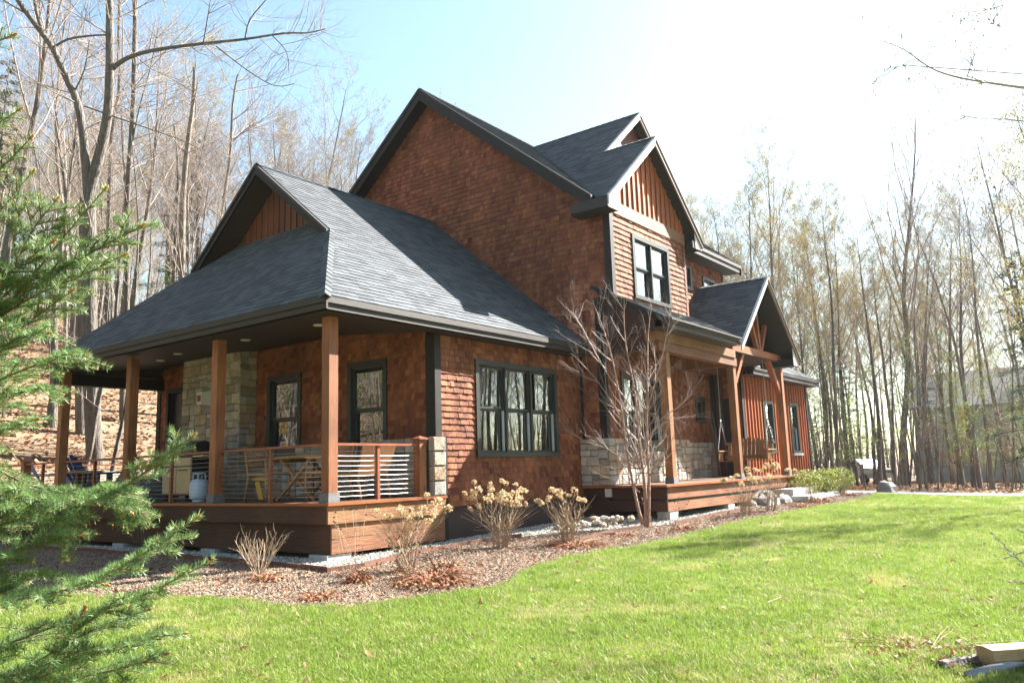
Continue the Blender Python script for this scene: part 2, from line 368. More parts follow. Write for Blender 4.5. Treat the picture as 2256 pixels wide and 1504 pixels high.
def stones(fr, a0, a1, c0, c1, parent, depth=.05, smin=.10, smax=.34, rng=random):
    """random ledge-stone bond: split the rectangle, every stone an object"""
    res = []
    def split(x0, x1, y0, y1, d):
        W, H = x1-x0, y1-y0
        if (W <= smax and H <= smax*.62) and (d > 2 or rng.random() < .5) or (W < smin*1.7 and H < smin*1.5):
            res.append((x0, x1, y0, y1)); return
        if W/smax > H/(smax*.6) and W > smin*1.6:
            t = rng.uniform(.33, .67)*W+x0; split(x0, t, y0, y1, d+1); split(t, x1, y0, y1, d+1)
        elif H > smin*1.2:
            t = rng.uniform(.33, .67)*H+y0; split(x0, x1, y0, t, d+1); split(x0, x1, t, y1, d+1)
        else: res.append((x0, x1, y0, y1))
    split(a0, a1, c0, c1, 0)
    for x0, x1, y0, y1 in res:
        g = .005; dp = depth*rng.uniform(.7, 1.2); j = lambda k: rng.uniform(-k, k)
        bx = [(x0+g, y0+g), (x1-g, y0+g), (x1-g, y1-g), (x0+g, y1-g)]
        W, H = x1-x0, y1-y0
        # chamfered corners and an uneven face
        pts = []
        for i, (x, y) in enumerate(bx):
            sx = 1 if i in (0, 3) else -1; sy = 1 if i < 2 else -1
            ch = rng.uniform(.004, .018)
            if i in (0, 2): pts += [(x, y+sy*ch), (x+sx*ch, y)]
            else: pts += [(x+sx*ch, y), (x, y+sy*ch)]
        n = len(pts)
        V = [fr.p(x, y, 0) for x, y in pts]+[fr.p(x+j(.003), y+j(.003), dp*.75) for x, y in pts]
        cx, cy = (x0+x1)/2, (y0+y1)/2
        V += [fr.p(cx+(x-cx)*.86, cy+(y-cy)*.84, dp+j(.006)) for x, y in pts]
        F = [(i, (i+1) % n, (i+1) % n+n, i+n) for i in range(n)]+[(i+n, (i+1) % n+n, (i+1) % n+2*n, i+2*n) for i in range(n)]+[tuple(range(2*n, 3*n))]
        if fr.flip: F = [tuple(reversed(f)) for f in F]
        put('stone', V, F, M['stone'], parent)
def wall(name, fr, a0, a1, c0, c1, holes, thick, m, parent):
    q = MB(); xs = sorted({a0, a1, *[h[0] for h in holes], *[h[1] for h in holes]}); ys = sorted({c0, c1, *[h[2] for h in holes], *[h[3] for h in holes]})
    for i in range(len(xs)-1):
        for j in range(len(ys)-1):
            cx, cy = (xs[i]+xs[i+1])/2, (ys[j]+ys[j+1])/2
            if any(h[0] < cx < h[1] and h[2] < cy < h[3] for h in holes): continue
            fr.box(q, xs[i], xs[i+1], -thick, 0, ys[j], ys[j+1])
    return q.build(name, m, parent)
def window(fr, a0, a1, c0, c1, cols, parent, rail=.5, casing=.09, curtain=False, jamb=False):
    """outer casing a0..a1, c0..c1 ; hole is the casing's inside"""
    t = casing
    q = MB()
    fr.box(q, a0, a1, -.02, .045, c1-t, c1); fr.box(q, a0-.01, a1+.01, -.02, .055, c0, c0+t*.9)
    fr.box(q, a0, a0+t, -.02, .044, c0+t*.9, c1-t); fr.box(q, a1-t, a1, -.02, .044, c0+t*.9, c1-t)
    ia0, ia1, ic0, ic1 = a0+t, a1-t, c0+t*.9, c1-t
    wcol = (ia1-ia0)/cols; mul = .05
    for i in range(1, cols): fr.box(q, ia0+i*wcol-mul/2, ia0+i*wcol+mul/2, -.08, .03, ic0, ic1)
    # reveal
    fr.box(q, ia0, ia1, -.12, -.02, ic1, ic1+.02); fr.box(q, ia0, ia1, -.12, -.02, ic0-.02, ic0); fr.box(q, ia0-.02, ia0, -.12, -.02, ic0, ic1); fr.box(q, ia1, ia1+.02, -.12, -.02, ic0, ic1)
    W = q.build('window', M['window'], parent)
    cm = ic0+(ic1-ic0)*rail
    for i in range(cols):
        s0 = ia0+i*wcol+(mul/2 if i else 0); s1 = ia0+(i+1)*wcol-(mul/2 if i < cols-1 else 0)
        spans = ((ic0, cm, -.07), (cm, ic1, -.035)) if rail else ((ic0, ic1, -.04),)
        for (y0, y1, dep) in spans:
            s = MB(); st = .038
            fr.box(s, s0, s1, dep-.02, dep+.02, y1-st, y1-.001); fr.box(s, s0, s1, dep-.02, dep+.02, y0+.001, y0+st)
            fr.box(s, s0, s0+st, dep-.02, dep+.019, y0+st, y1-st); fr.box(s, s1-st, s1, dep-.02, dep+.019, y0+st, y1-st)
            s.build('sash', M['sash'], W)
            g = MB(); V = [fr.p(s0+st, y0+st, dep), fr.p(s1-st, y0+st, dep), fr.p(s1-st, y1-st, dep), fr.p(s0+st, y1-st, dep)]
            g.add(V, [(0, 1, 2, 3)] if not fr.flip else [(3, 2, 1, 0)]); g.build('pane', M['glass'], W)
        if jamb and rail:
            j = MB(); fr.box(j, s1-.03, s1-.004, -.05, -.012, ic0+.02, cm-.02); j.build('jamb_track', M['jamb'], W)
    if curtain:
        for i in range(cols):
            s0 = ia0+i*wcol; s1 = s0+wcol
            for f0 in (.14, .42, .72):
                q = MB(); cx = s0+wcol*f0
                fr.box(q, cx, cx+.035, -.32, -.30, ic0, ic1); q.build('curtain', M['curtain'], W)
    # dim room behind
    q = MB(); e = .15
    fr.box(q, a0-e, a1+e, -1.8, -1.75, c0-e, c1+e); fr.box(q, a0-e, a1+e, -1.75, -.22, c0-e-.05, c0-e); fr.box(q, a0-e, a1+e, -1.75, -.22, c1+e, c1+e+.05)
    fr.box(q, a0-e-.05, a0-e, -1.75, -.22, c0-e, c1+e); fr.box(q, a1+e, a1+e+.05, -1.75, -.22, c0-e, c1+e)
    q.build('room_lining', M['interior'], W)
    return W, (ia0-.01, ia1+.01, ic0-.01, ic1+.01)

# ------------------------------------------------------------------ terrain
def smooth(a, b, x):
    t = min(1, max(0, (x-a)/(b-a))); return t*t*(3-2*t)
def g0(x, y):
    return -.80+.022*min(20, max(-8, x))+.03*min(0, max(-9, y+.5))
def gz(x, y):
    z = g0(x, y)
    far = smooth(10, 14, y+max(0, -x-2)*.0)
    if y > 9.5:
        h = .40*(y-9.5) if y < 22 else min(24, 5.0+.30*(y-22))
        h *= 1-smooth(16, 46, x)*.93
        z += h*smooth(9.5, 11, y)+.35*noise.noise(V3((x*.13, y*.13, 0)))*smooth(12, 18, y)
    z -= .055*min(7, max(0, x-15.4)) ; z -= .02*min(30, max(0, x-24))
    z += .015*noise.noise(V3((x*.5, y*.5, 3)))
    return z
def sheet(name, poly, step, zoff, m, kind='structure', extra=None):
    """flat sheet following the terrain, triangulated inside a polygon"""
    xs = [p[0] for p in poly]; ys = [p[1] for p in poly]
    vin = []; n = len(poly)
    for i in range(n):
        a, b = poly[i], poly[(i+1) % n]; k = max(1, int(math.dist(a, b)/step))
        for t in range(k): vin.append((a[0]+(b[0]-a[0])*t/k, a[1]+(b[1]-a[1])*t/k))
    nb = len(vin)
    edges = [(i, (i+1) % nb) for i in range(nb)]
    def inside(x, y):
        c = False; j = n-1
        for i in range(n):
            if (poly[i][1] > y) != (poly[j][1] > y) and x < (poly[j][0]-poly[i][0])*(y-poly[i][1])/(poly[j][1]-poly[i][1])+poly[i][0]: c = not c
            j = i
        return c
    x = min(xs)+step/2
    while x < max(xs):
        y = min(ys)+step/2
        while y < max(ys):
            if inside(x, y): vin.append((x+random.uniform(-.1, .1)*step, y+random.uniform(-.1, .1)*step))
            y += step
        x += step
    vo, eo, fo, _, _, _ = geometry.delaunay_2d_cdt([V3((p[0], p[1])).to_2d() for p in [(q[0], q[1], 0) for q in vin]], edges, [list(range(nb))], 1, 1e-5)
    V = [(p[0], p[1], gz(p[0], p[1])+zoff) for p in vo]
    o = put(name, V, [tuple(f) for f in fo], m, smooth=True, origin=(0, 0, 0)); o['kind'] = kind
    return o, inside
# woods floor reaching the horizon
def grid_ground():
    def axis(lo, hi, fine0, fine1, fs):
        a = [lo]; v = lo
        while v < fine0: v += max(fs, (fine0-v)*.22); a.append(min(v, fine0))
        while a[-1] < fine1-1e-6: a.append(a[-1]+fs)
        v = a[-1]
        while v < hi: v += max(fs, (v-fine1)*.22+fs); a.append(v)
        return sorted(set(a))
    X = axis(-260, 320, -20, 60, 1.0); Y = axis(-260, 320, -24, 60, 1.0)
    V = []; F = []
    for x in X:
        for y in Y: V.append((x, y, gz(x, y)-.09))
    ny = len(Y)
    for i in range(len(X)-1):
        for j in range(ny-1): F.append((i*ny+j, (i+1)*ny+j, (i+1)*ny+j+1, i*ny+j+1))
    o = put('ground', V, F, M['ground'], smooth=True, origin=(0, 0, 0)); o['kind'] = 'structure'
    o['label'] = 'leaf strewn brown woodland floor rising into a hill behind the house'
grid_ground()
BEDEDGE = [(-3.6, 6.0), (-3.1, 2.5), (-2.89, .03), (-2.45, -.7), (-2.2, -1.4), (-2.2, -2.0), (-2.01, -2.45), (-1.65, -2.66), (-1.29, -2.8), (-.84, -3.0), (-.38, -3.14), (-.05, -3.1),
           (.56, -2.82), (1.7, -2.62), (2.8, -2.78), (4.45, -2.92), (7.56, -2.92), (11.0, -3.2), (13.3, -3.55), (15.3, -3.45)]
bedpoly = BEDEDGE+[(15.3, -2.95), (13.2, -2.35), (12.6, -1.5), (12.6, 1.0), (2.5, 1.0), (2.0, 9.5), (-2.5, 12.5), (-3.6, 10)]
lawnpoly = [(-16, 12)]+[(-3.6, 10.0)]+[p for p in BEDEDGE]+[(15.3, -3.45), (15.2, -5), (15.0, -9), (15.0, -26), (-16, -26)]
lawn, in_lawn = sheet('lawn', lawnpoly, .5, 0, M['lawn']); lawn['label'] = 'spring lawn in front of the house'
bed, in_bed = sheet('mulch_bed', bedpoly, .35, .012, M['mulch']); bed['label'] = 'brown mulch planting bed along the house'
gravelpoly = [(-.55, 9.0), (-.50, .95), (-.64, -.72), (-.1, -.80), (.93, -.66), (1.97, -.58), (2.95, -.66), (4.2, -1.0), (5.2, -1.75), (6.3, -2.12), (7.9, -2.1), (10.5, -2.15), (11.8, -2.2), (11.8, .9), (2.4, .9), (2.2, 9)]
grav, in_grav = sheet('gravel_strip', gravelpoly, .35, .024, M['gravel_base']); grav['label'] = 'pale gravel drip strip under the eaves'
drive = [(15.3, -3.4), (15.25, -5), (15.1, -9), (15.1, -40), (21.5, -40), (21.5, -6), (22.5, 2), (20.5, 2.0), (19.9, -1.4), (15.6, -1.6), (13.5, -1.75), (12.6, -1.5), (12.9, -2.4), (14.2, -2.75)]
dr, in_drive = sheet('driveway', drive, .7, .018, M['asphalt']); dr['label'] = 'grey asphalt driveway past the lawn'

# ------------------------------------------------------------------ scatter helper (uncountable ground cover)
def scatter(name, pts, protos, label, cat, smin, smax, tilt=.3, seed=1, kind='stuff'):
    coll = bpy.data.collections.new(name+'_sources')
    for p in protos: coll.objects.link(p)
    me = bpy.data.meshes.new(name); me.from_pydata(pts, [], [])
    o = bpy.data.objects.new(name, me); COL.objects.link(o)
    tag(o, label, cat, kind=kind)
    ng = bpy.data.node_groups.new(name, 'GeometryNodeTree')
    ng.interface.new_socket(name='Geometry', in_out='INPUT', socket_type='NodeSocketGeometry')
    ng.interface.new_socket(name='Geometry', in_out='OUTPUT', socket_type='NodeSocketGeometry')
    n = ng.nodes; L = ng.links
    gi = n.new('NodeGroupInput'); go = n.new('NodeGroupOutput')
    ip = n.new('GeometryNodeInstanceOnPoints'); ci = n.new('GeometryNodeCollectionInfo')
    ci.inputs['Collection'].default_value = coll; ci.inputs['Separate Children'].default_value = True; ci.inputs['Reset Children'].default_value = True
    rv = n.new('FunctionNodeRandomValue'); rv.data_type = 'FLOAT_VECTOR'
    rv.inputs[0].default_value = (-tilt, -tilt, 0); rv.inputs[1].default_value = (tilt, tilt, 6.283); rv.inputs['Seed'].default_value = seed
    rs = n.new('FunctionNodeRandomValue'); rs.data_type = 'FLOAT'; rs.inputs[2].default_value = smin; rs.inputs[3].default_value = smax; rs.inputs['Seed'].default_value = seed+5
    ip.inputs['Pick Instance'].default_value = True
    L.new(gi.outputs[0], ip.inputs['Points']); L.new(ci.outputs[0], ip.inputs['Instance'])
    L.new(rv.outputs[0], ip.inputs['Rotation']); L.new(rs.outputs[1], ip.inputs['Scale'])
    L.new(ip.outputs[0], go.inputs[0])
    md = o.modifiers.new('scatter', 'NODES'); md.node_group = ng
    return o
def src(name, V, F, m, smooth=False):
    return bpy.data.objects.new(name, mesh(name, V, F, m, smooth))
def in_view(x, y, margin=1.0):
    d = V3((x, y, gz(x, y)))-CAM; f = d.dot(fw)
    if f < 1.2: return False
    return abs(d.dot(rt2)/f) < .64*1.0+margin/max(f, 1) and d.dot(up2)/f > -.427-margin/max(f, 1)
rg = random.Random(3)
def blade_tuft(n, h0, h1, spread, wd, lean):
    V = []; F = []
    for _ in range(n):
        a = rg.uniform(0, 6.283); r = spread*math.sqrt(rg.random()); x, y = r*math.cos(a), r*math.sin(a)
        h = rg.uniform(h0, h1); b = rg.uniform(0, 6.283); dx, dy = math.cos(b), math.sin(b); ln = rg.uniform(.15, lean)*h
        c = rg.uniform(0, 6.283); wx, wy = math.cos(c)*wd/2, math.sin(c)*wd/2; k = len(V)
        V += [(x-wx, y-wy, -.01), (x+wx, y+wy, -.01), (x-wx*.8+dx*ln*.35, y-wy*.8+dy*ln*.35, h*.55), (x+wx*.8+dx*ln*.35, y+wy*.8+dy*ln*.35, h*.55), (x+dx*ln, y+dy*ln, h)]
        F += [(k, k+1, k+3, k+2), (k+2, k+3, k+4)]
    return V, F
def scatter_pts(inside, n, x0, x1, y0, y1, near, far, dens_pow, seed, zoff=0, cond=None):
    r = random.Random(seed); out = []
    tries = 0
    while len(out) < n and tries < n*60:
        tries += 1
        x = r.uniform(x0, x1); y = r.uniform(y0, y1)
        d = math.hypot(x-CAM.x, y-CAM.y)
        if d > far or d < near: continue
        if r.random() > (min(1, (4.5/d)))**dens_pow: continue
        if not in_view(x, y, .6) or not inside(x, y): continue
        if cond and not cond(x, y): continue
        out.append((x, y, gz(x, y)+zoff))
    return out
def patch(x, y): return noise.noise(V3((x*.8, y*.8, 5)))+.6*noise.noise(V3((x*2.3, y*2.3, 9)))
tufts = [src('grass_tuft', *blade_tuft(34, .016, .042, .075, .0030, 1.2), M['grass']) for _ in range(5)]
P = scatter_pts(in_lawn, 52000, -9, 15.4, -13, 3, 2.2, 30, 1.25, 11, cond=lambda x, y: patch(x, y) < .42 or rg.random() < .35)
scatter('grass', P, tufts, 'fresh green grass covering the lawn', 'grass', .7, 1.45, .25, 2)
tall_t = [src('tall_tuft', *blade_tuft(30, .04, .085, .05, .0034, 1.0), M['grass']) for _ in range(3)]
P = scatter_pts(in_lawn, 2600, -9, 15.4, -13, 3, 2.2, 26, .9, 19, cond=lambda x, y: noise.noise(V3((x*1.7, y*1.7, 21))) > .12)
scatter('grass_clumps', P, tall_t, 'taller darker clumps of grass in the lawn', 'grass', .7, 1.3, .25, 8)
strw = [src('straw_tuft', *blade_tuft(20, .012, .032, .10, .0030, 2.4), M['straw']) for _ in range(3)]
P = scatter_pts(in_lawn, 13000, -9, 15.4, -13, 3, 2.2, 26, 1.25, 12, cond=lambda x, y: patch(x*1.0, y*1.0) > -.02 or rg.random() < .3)
scatter('dead_grass', P, strw, 'straw coloured dead grass patches in the lawn', 'dead grass', .7, 1.5, .3, 3)
# pebbles, chips, litter
def pebble(s):
    V = []; 
    for i in range(-1, 2, 2):
        for j in range(6):
            a = j*math.pi/3+.3*i; r = s*rg.uniform(.6, 1); V.append((r*math.cos(a), r*math.sin(a)*.8, i*s*.3*rg.uniform(.7, 1)))
    V += [(0, 0, -s*.45), (0, 0, s*.5)]
    F = [(j, (j+1) % 6, (j+1) % 6+6, j+6) for j in range(6)]+[(6+j, 6+(j+1) % 6, 13) for j in range(6)]+[((j+1) % 6, j, 12) for j in range(6)]
    return V, F
pebs = [src('pebble_source', *pebble(.016), M['pebble']) for _ in range(5)]
P = scatter_pts(in_grav, 20000, -1, 12, -2.5, 9, 3, 24, 1.1, 13, .026, cond=lambda x, y: not (x > .1 and y > .15 and y < 9 and x < 2.3))
scatter('gravel', P, pebs, 'small pale stones filling the drip strip', 'gravel', .55, 1.5, 1.5, 4)
def chip(l, w):
    return [(-l, -w, 0), (l, -w*.7, .003), (l*.9, w, .004), (-l*.8, w*.8, 0), (-l, -w, .006), (l, -w*.7, .009), (l*.9, w, .01), (-l*.8, w*.8, .006)], [(4, 5, 6, 7), (0, 1, 5, 4), (1, 2, 6, 5), (2, 3, 7, 6), (3, 0, 4, 7)]
chips = [src('chip_source', *chip(rg.uniform(.008, .022), rg.uniform(.002, .0045)), M['chip']) for _ in range(6)]
nb = lambda x, y: not in_grav(x, y)
P = scatter_pts(in_bed, 60000, -4, 15.5, -3.7, 9, 3, 26, 1.0, 14, .016, cond=nb)
scatter('mulch_chips', P, chips, 'shredded bark mulch covering the bed', 'mulch', .6, 1.5, .5, 5)
def leafv(s):
    a = rg.uniform(.2, .5)
    return [(-s, 0, 0), (-s*.3, -s*.5, s*a*.5), (s*.5, -s*.4, s*a*.3), (s, 0, s*a), (s*.4, s*.45, s*a*.2), (-s*.4, s*.5, s*a*.6), (0, 0, -.0)], [(0, 1, 6), (1, 2, 6), (2, 3, 6), (3, 4, 6), (4, 5, 6), (5, 0, 6)]
lvs = [src('leaf_source', *leafv(rg.uniform(.05, .085)), M['litter']) for _ in range(5)]
def inhill(x, y): return y > 9.0 and not (-.3 < x < 7 and y < 12)
P = scatter_pts(inhill, 26000, -12, 30, 9, 46, 8, 60, .55, 15, -.06)
P += scatter_pts(lambda x, y: x > 21.5, 7000, 21.5, 60, -22, 12, 20, 70, .3, 16, -.06)
scatter('leaf_litter', P, lvs, 'tan fallen leaves carpeting the woods floor', 'leaves', .8, 1.7, .7, 6)
lv2 = [src('lawn_leaf_source', *leafv(rg.uniform(.02, .035)), M['dryleaf']) for _ in range(4)]
P = scatter_pts(in_lawn, 330, -8, 14, -11, -2, 2.5, 22, .8, 17, .03)+scatter_pts(in_bed, 900, -3, 15, -3.5, 5, 3, 24, .6, 18, .03, cond=nb)
scatter('fallen_leaves', P, lv2, 'scattered rust brown dead leaves on bed and lawn', 'leaves', .6, 1.5, .8, 7)

# ================================================================== THE HOUSE
X = V3((1, 0, 0)); Y = V3((0, 1, 0)); Z = V3((0, 0, 1))
house = thing('house', 'large cedar shingled house with stone wainscot, covered porches and dark gabled roofs', 'house', (0, 0, -.8))
def front(y): return Fr((0, y, 0), X, Z, -Y)
def side(x): return Fr((x, 0, 0), -Y, Z, -X)      # a = -y
SH = []      # wall shingles (V,F,ce,parent)
def shingle(fr, region, par, holes=(), expo=.104):
    for V, F, ce in courses(fr, region, expo, .065, .15, .003, .024, holes): SH.append((V, F, ce, par))
XM = 6.59; YG = -.85; YL = -.55; YW = .05; XP = 2.22
wall_f = front(YW)
W3 = (3.22, 5.71, .60, 2.28)
def inner(q, t=.09): return (q[0]+t-.01, q[1]-t+.01, q[2]+t*.9-.01, q[3]-t+.01)
pw = wall('wing_front_wall', wall_f, XP, XM, -.19, 2.62, [inner(W3)], .16, M['foundation'], house)
shingle(wall_f, [(2.46, -.19), (XM, -.19), (XM, .93), (2.46, .93)], pw, [W3])
shingle(wall_f, [(2.34, .93), (XM, .93), (XM, 2.6), (2.34, 2.6)], pw, [W3])
window(wall_f, *W3, 3, pw, curtain=True, jamb=True)
box('foundation', (XP+.02, XM, YW+.03, YW+.2, -1.2, -.19), M['foundation'], house)
q = MB(); q.box(2.19, 2.335, YW-.035, YW+.0, .93, 2.6); q.box(XP-.035, XP, YW-.03, YW+.17, .93, 2.6); q.build('corner_board', M['trim'], house)
q = MB(); q.box(2.345, 2.44, YW-.05, YW+.0, -.75, .93); q.build('corner_board', M['trim'], house)
# porch wall (faces the porch)
ps = side(XP)
WA = (-2.12, -1.13, .62, 2.33); WB = (-4.44, -3.42, .60, 2.31); DR = (-8.1, -7.15, 0, 2.36)
pp = wall('porch_wall', ps, -8.45, -YW-.16, -.2, 2.95, [inner(WA), inner(WB), inner(DR, .08)], .16, M['foundation'], house)
shingle(ps, [(-4.86, .93), (-.22, .93), (-.22, 2.9), (-4.86, 2.9)], pp, [WA, WB])
shingle(ps, [(-8.45, 0), (-6.85, 0), (-6.85, 2.9), (-8.45, 2.9)], pp, [DR])
window(ps, *WA, 1, pp, jamb=True); window(ps, *WB, 1, pp, jamb=True)
q = MB(); ps.box(q, DR[0], DR[0]+.09, 0, .05, 0, DR[3]); ps.box(q, DR[1]-.09, DR[1], 0, .05, 0, DR[3]); ps.box(q, DR[0]+.09, DR[1]-.09, 0, .05, DR[3]-.09, DR[3]); dq = q.build('door', M['trim'], pp)
q = MB(); ps.box(q, DR[0]+.09, DR[1]-.09, -.1, -.06, 0, DR[3]-.09); q.build('door_leaf', M['black'], dq)
q = MB(); ps.box(q, -8.5, -8.36, -.0, .04, 0, 2.7); q.build('corner_board', M['trim'], pp)
# stone wainscot under the porch windows + corner pier
ws = thing_part = box('stone_wainscot', (XP-.10, XP, .10, 4.86, 0, .90), M['mortar'], house)
wf = side(XP-.10)
for a0, a1, c0, c1 in ((-1.13, -.12, 0, .93), (-2.12, -1.13, 0, .62), (-3.42, -2.12, 0, .93), (-4.44, -3.42, 0, .60), (-4.86, -4.44, 0, .93)):
    stones(wf, a0, a1, c0, c1, ws)
pier = box('stone_pier', (2.06, 2.34, .03, YW+.04, 0, .93), M['mortar'], house)
for k in range(4):
    z0 = k*.232; x0 = 2.045; dpt = .10+random.uniform(-.012, .012)
    q = MB(); q.box(x0+random.uniform(-.008, .008), 2.335, .03-dpt, .03, z0+.006, z0+.228)
    V, F = q.V, q.F
    # bevelled quoin: shrink the outer face
    V = [(x if yy > 0 else (x-2.19)*.90+2.19, yy, zz if yy > 0 else (zz-z0-.117)*.86+z0+.117) for x, yy, zz in V]
    mid = [(x, yy+dpt*.35, zz) for x, yy, zz in q.V if yy < 0]
    q2 = MB(); q2.box(x0, 2.335, -dpt*.5+.0, .03, z0+.006, z0+.228)
    put('stone', q2.V, q2.F, M['stone'], pier)
    q3 = MB(); q3.add(V, F); 
    put('stone', q3.V, q3.F, M['stone'], pier)
# chimney on the porch wall
ch = box('chimney', (1.86, XP, 4.87, 6.85, 0, 2.86), M['mortar'], house)
stones(side(1.86), -6.85, -4.83, .93, 2.86, ch, .045, .12, .40); stones(side(1.86), -6.85, -4.83, 0, .93, ch, .045, .14, .42)
fr = Fr((0, 4.87, 0), X, Z, -Y); stones(fr, 1.82, XP, .0, 2.86, ch, .045, .12, .36)
q = MB(); q.add([(1.8, 5.62, 1.80), (1.8, 5.90, 1.80), (1.55, 5.86, 1.84), (1.55, 5.68, 1.84), (1.8, 5.58, 2.14), (1.8, 5.94, 2.14), (1.55, 5.86, 2.08), (1.55, 5.68, 2.08)],
               [(0, 1, 2, 3), (7, 6, 5, 4), (3, 2, 6, 7), (0, 3, 7, 4), (2, 1, 5, 6), (1, 0, 4, 5)]); v = q.build('wall_box', M['white_box'], ch)
box('slot', (1.535, 1.549, 5.72, 5.82, 1.9, 2.02), M['rail'], v)

# ---- porch posts
def post(x, y, h, z0=0, s=.16, col='post'):
    p = box('post', (x, x+s, y, y+s, z0+.13, h), M[col], house)
    box('post_base', (x-.02, x+s+.02, y-.02, y+s+.02, z0+.001, z0+.13), M['stone_grey'], p); return p
M['stone_grey'] = mat('post_base_stone', (.16, .16, .165), (.09, .09, .095), .8, 20, bump=.4)
for yy in (0, 2.74, 5.48, 8.15): post(0, yy, 2.60)
# back beam and far posts of the porch
box('beam', (-.05, 2.22, 8.25, 8.45, 2.36, 2.60), M['trim'], house)
# ceiling
q = MB(); q.add([(-.30, -.26, 2.60), (XP, XP-.0, 2.86), (XP, 8.4, 2.86), (-.30, 8.44, 2.60)], [(0, 1, 2, 3)])
q.add([(-.30, -.26, 2.602), (6.59, -.26, 2.60), (6.59, .3, 2.66), (2.22, .3, 2.66), (2.22, 2.25, 2.86)], [(0, 1, 2, 3, 4)]); q.build('porch_ceiling', M['soffit'], house)
for x, y in ((.62, 1.0), (.62, 2.9), (.62, 5.0), (.95, 6.2)):
    q = MB(); q.lathe((x, y, 2.585+.103*(x+.3)+.0), [(.085, 0), (.075, -.012), (.02, -.012)], 16); q.build('recessed_light', M['lightdisc'], house)
# ---- fascias of the wing roof
EX, EY, EZ, EYB = -.32, -.28, 2.82, 8.48
def fascia_y(x, y0, y1, zt, zb, sgn, par=house, m='fascia', m2='trim'):
    """along Y, facing -X (sgn -1)"""
    q = MB(); q.box(min(x, x-sgn*.03), max(x, x-sgn*.03), y0, y1, zt-.10, zt-.012); q.build('fascia_board', M[m], par)
    x2 = x-sgn*.03; q = MB(); q.box(min(x2, x2-sgn*.03), max(x2, x2-sgn*.03), y0+.001, y1-.001, zb, zt-.08); q.build('fascia_board', M[m], par)
def fascia_x(y, x0, x1, zt, zb, par=house, m='fascia'):
    q = MB(); q.box(x0, x1, y, y+.03, zt-.10, zt-.012); q.build('fascia_board', M[m], par)
    q = MB(); q.box(x0+.03, x1, y+.03, y+.06, zb, zt-.08); q.build('fascia_board', M[m], par)
fascia_y(EX, EY, EYB, EZ, 2.63, -1); fascia_x(EY, EX+.001, XM, EZ, 2.63)
fascia_x(EYB-.06, EX, XM, EZ, 2.63)
# ---- roofs
RS = []      # roof shingles
def roof(name, pts, axis_u, tabs=True, thick=.12, expo=.122, par=house, ox=None, under='soffit', parts=None):
    """pts: world polygon (planar); axis_u: direction of the eave"""
    P = [V3(p) for p in pts]; u = V3(axis_u).normalized()
    n = V3((0, 0, 0))
    for i in range(len(P)): n += P[i].cross(P[(i+1) % len(P)])
    n.normalize()
    if n.z < 0: n = -n
    w_ = n.cross(u).normalized()
    if w_.z < 0: w_ = -w_
    fr = Fr(ox or P[0], u, w_, n)
    V, F = prism([p-n*.022 for p in P], -n*thick)
    r = put(name, V, F, M[under], par)
    V, F = prism([p-n*.010 for p in P], -n*.010)
    put('roof_deck', V, F, M['roof_base'], r)
    if tabs:
        for V, F, ce in courses(fr, [[fr.inv(p) for p in q_] for q_ in (parts or [P])], expo, 14*.01, .30, .002, .013, gap=.004, jit=.004):
            V = [V3(v)-n*.0098 for v in V]; RS.append((V, F, ce, r))
    return r
kf = .824; kl = .941
zf = lambda y: EZ+kf*(y-EY); zl = lambda x: EZ+kl*(x-EX)
YR = 4.1; ZR = zf(YR); HX, HY = 1.64, 1.955
wing = roof('wing_roof', [(EX, EY, EZ), (XM, EY, EZ), (XM, YR, ZR), (HX, YR, ZR), (HX, HY, zf(HY))], X, parts=[[(EX, EY, EZ), (XM, EY, EZ), (XM, HY, zf(HY)), (HX, HY, zf(HY))], [(HX, HY, zf(HY)), (XM, HY, zf(HY)), (XM, YR, ZR), (HX, YR, ZR)]])
roof('wing_roof_back', [(EX, EYB, EZ), (XM, EYB, EZ), (XM, YR, ZR), (HX, YR, ZR), (HX, 8.2-HY, zf(HY))], X, tabs=False)
GX = 2.15; dG = (zl(GX)-EZ)/kf+EY
roof('wing_hip_roof', [(EX, EY, EZ), (GX, dG, zl(GX)), (GX, 8.2-dG, zl(GX)), (EX, EYB, EZ)], -Y, ox=(EX, EYB, EZ), thick=.10)
# gablet wall and boards
gw = put('gablet_wall', *prism([(GX+.02, dG-.3, zl(GX)-.3), (GX+.02, 8.5-dG, zl(GX)-.3), (GX+.02, YR, ZR-.10)], (.1, 0, 0)), M['gableboard'], house)
yb = dG-.1
while yb < 8.2-dG+.1:
    y1 = yb+.185
    top = lambda y: ZR-.12-kf*abs(y-YR)
    if top((yb+y1)/2) > zl(GX)+.03:
        ta, tb = max(top(yb), zl(GX)), max(top(y1-.006), zl(GX))
        if yb < YR < y1: poly = [(GX-.005, yb, zl(GX)-.03), (GX-.005, y1-.006, zl(GX)-.03), (GX-.005, y1-.006, tb), (GX-.005, YR, ZR-.12), (GX-.005, yb, ta)]
        else: poly = [(GX-.005, yb, zl(GX)-.03), (GX-.005, y1-.006, zl(GX)-.03), (GX-.005, y1-.006, tb), (GX-.005, yb, ta)]
        put('board', *prism(poly, (.025, 0, 0)), M['gableboard'], gw)
        c = y1; tc_ = top(c)-.01
        if tc_ > zl(GX)+.05: put('batten', *prism([(GX-.005, c-.02, zl(GX)-.03), (GX-.005, c+.02, zl(GX)-.03), (GX-.005, c+.02, top(c+.02)-.01 if c > YR else top(c-.02)-.01), (GX-.005, c-.02, top(c-.02)-.01)], (-.018, 0, 0)), M['gableboard'], gw)
    yb = y1
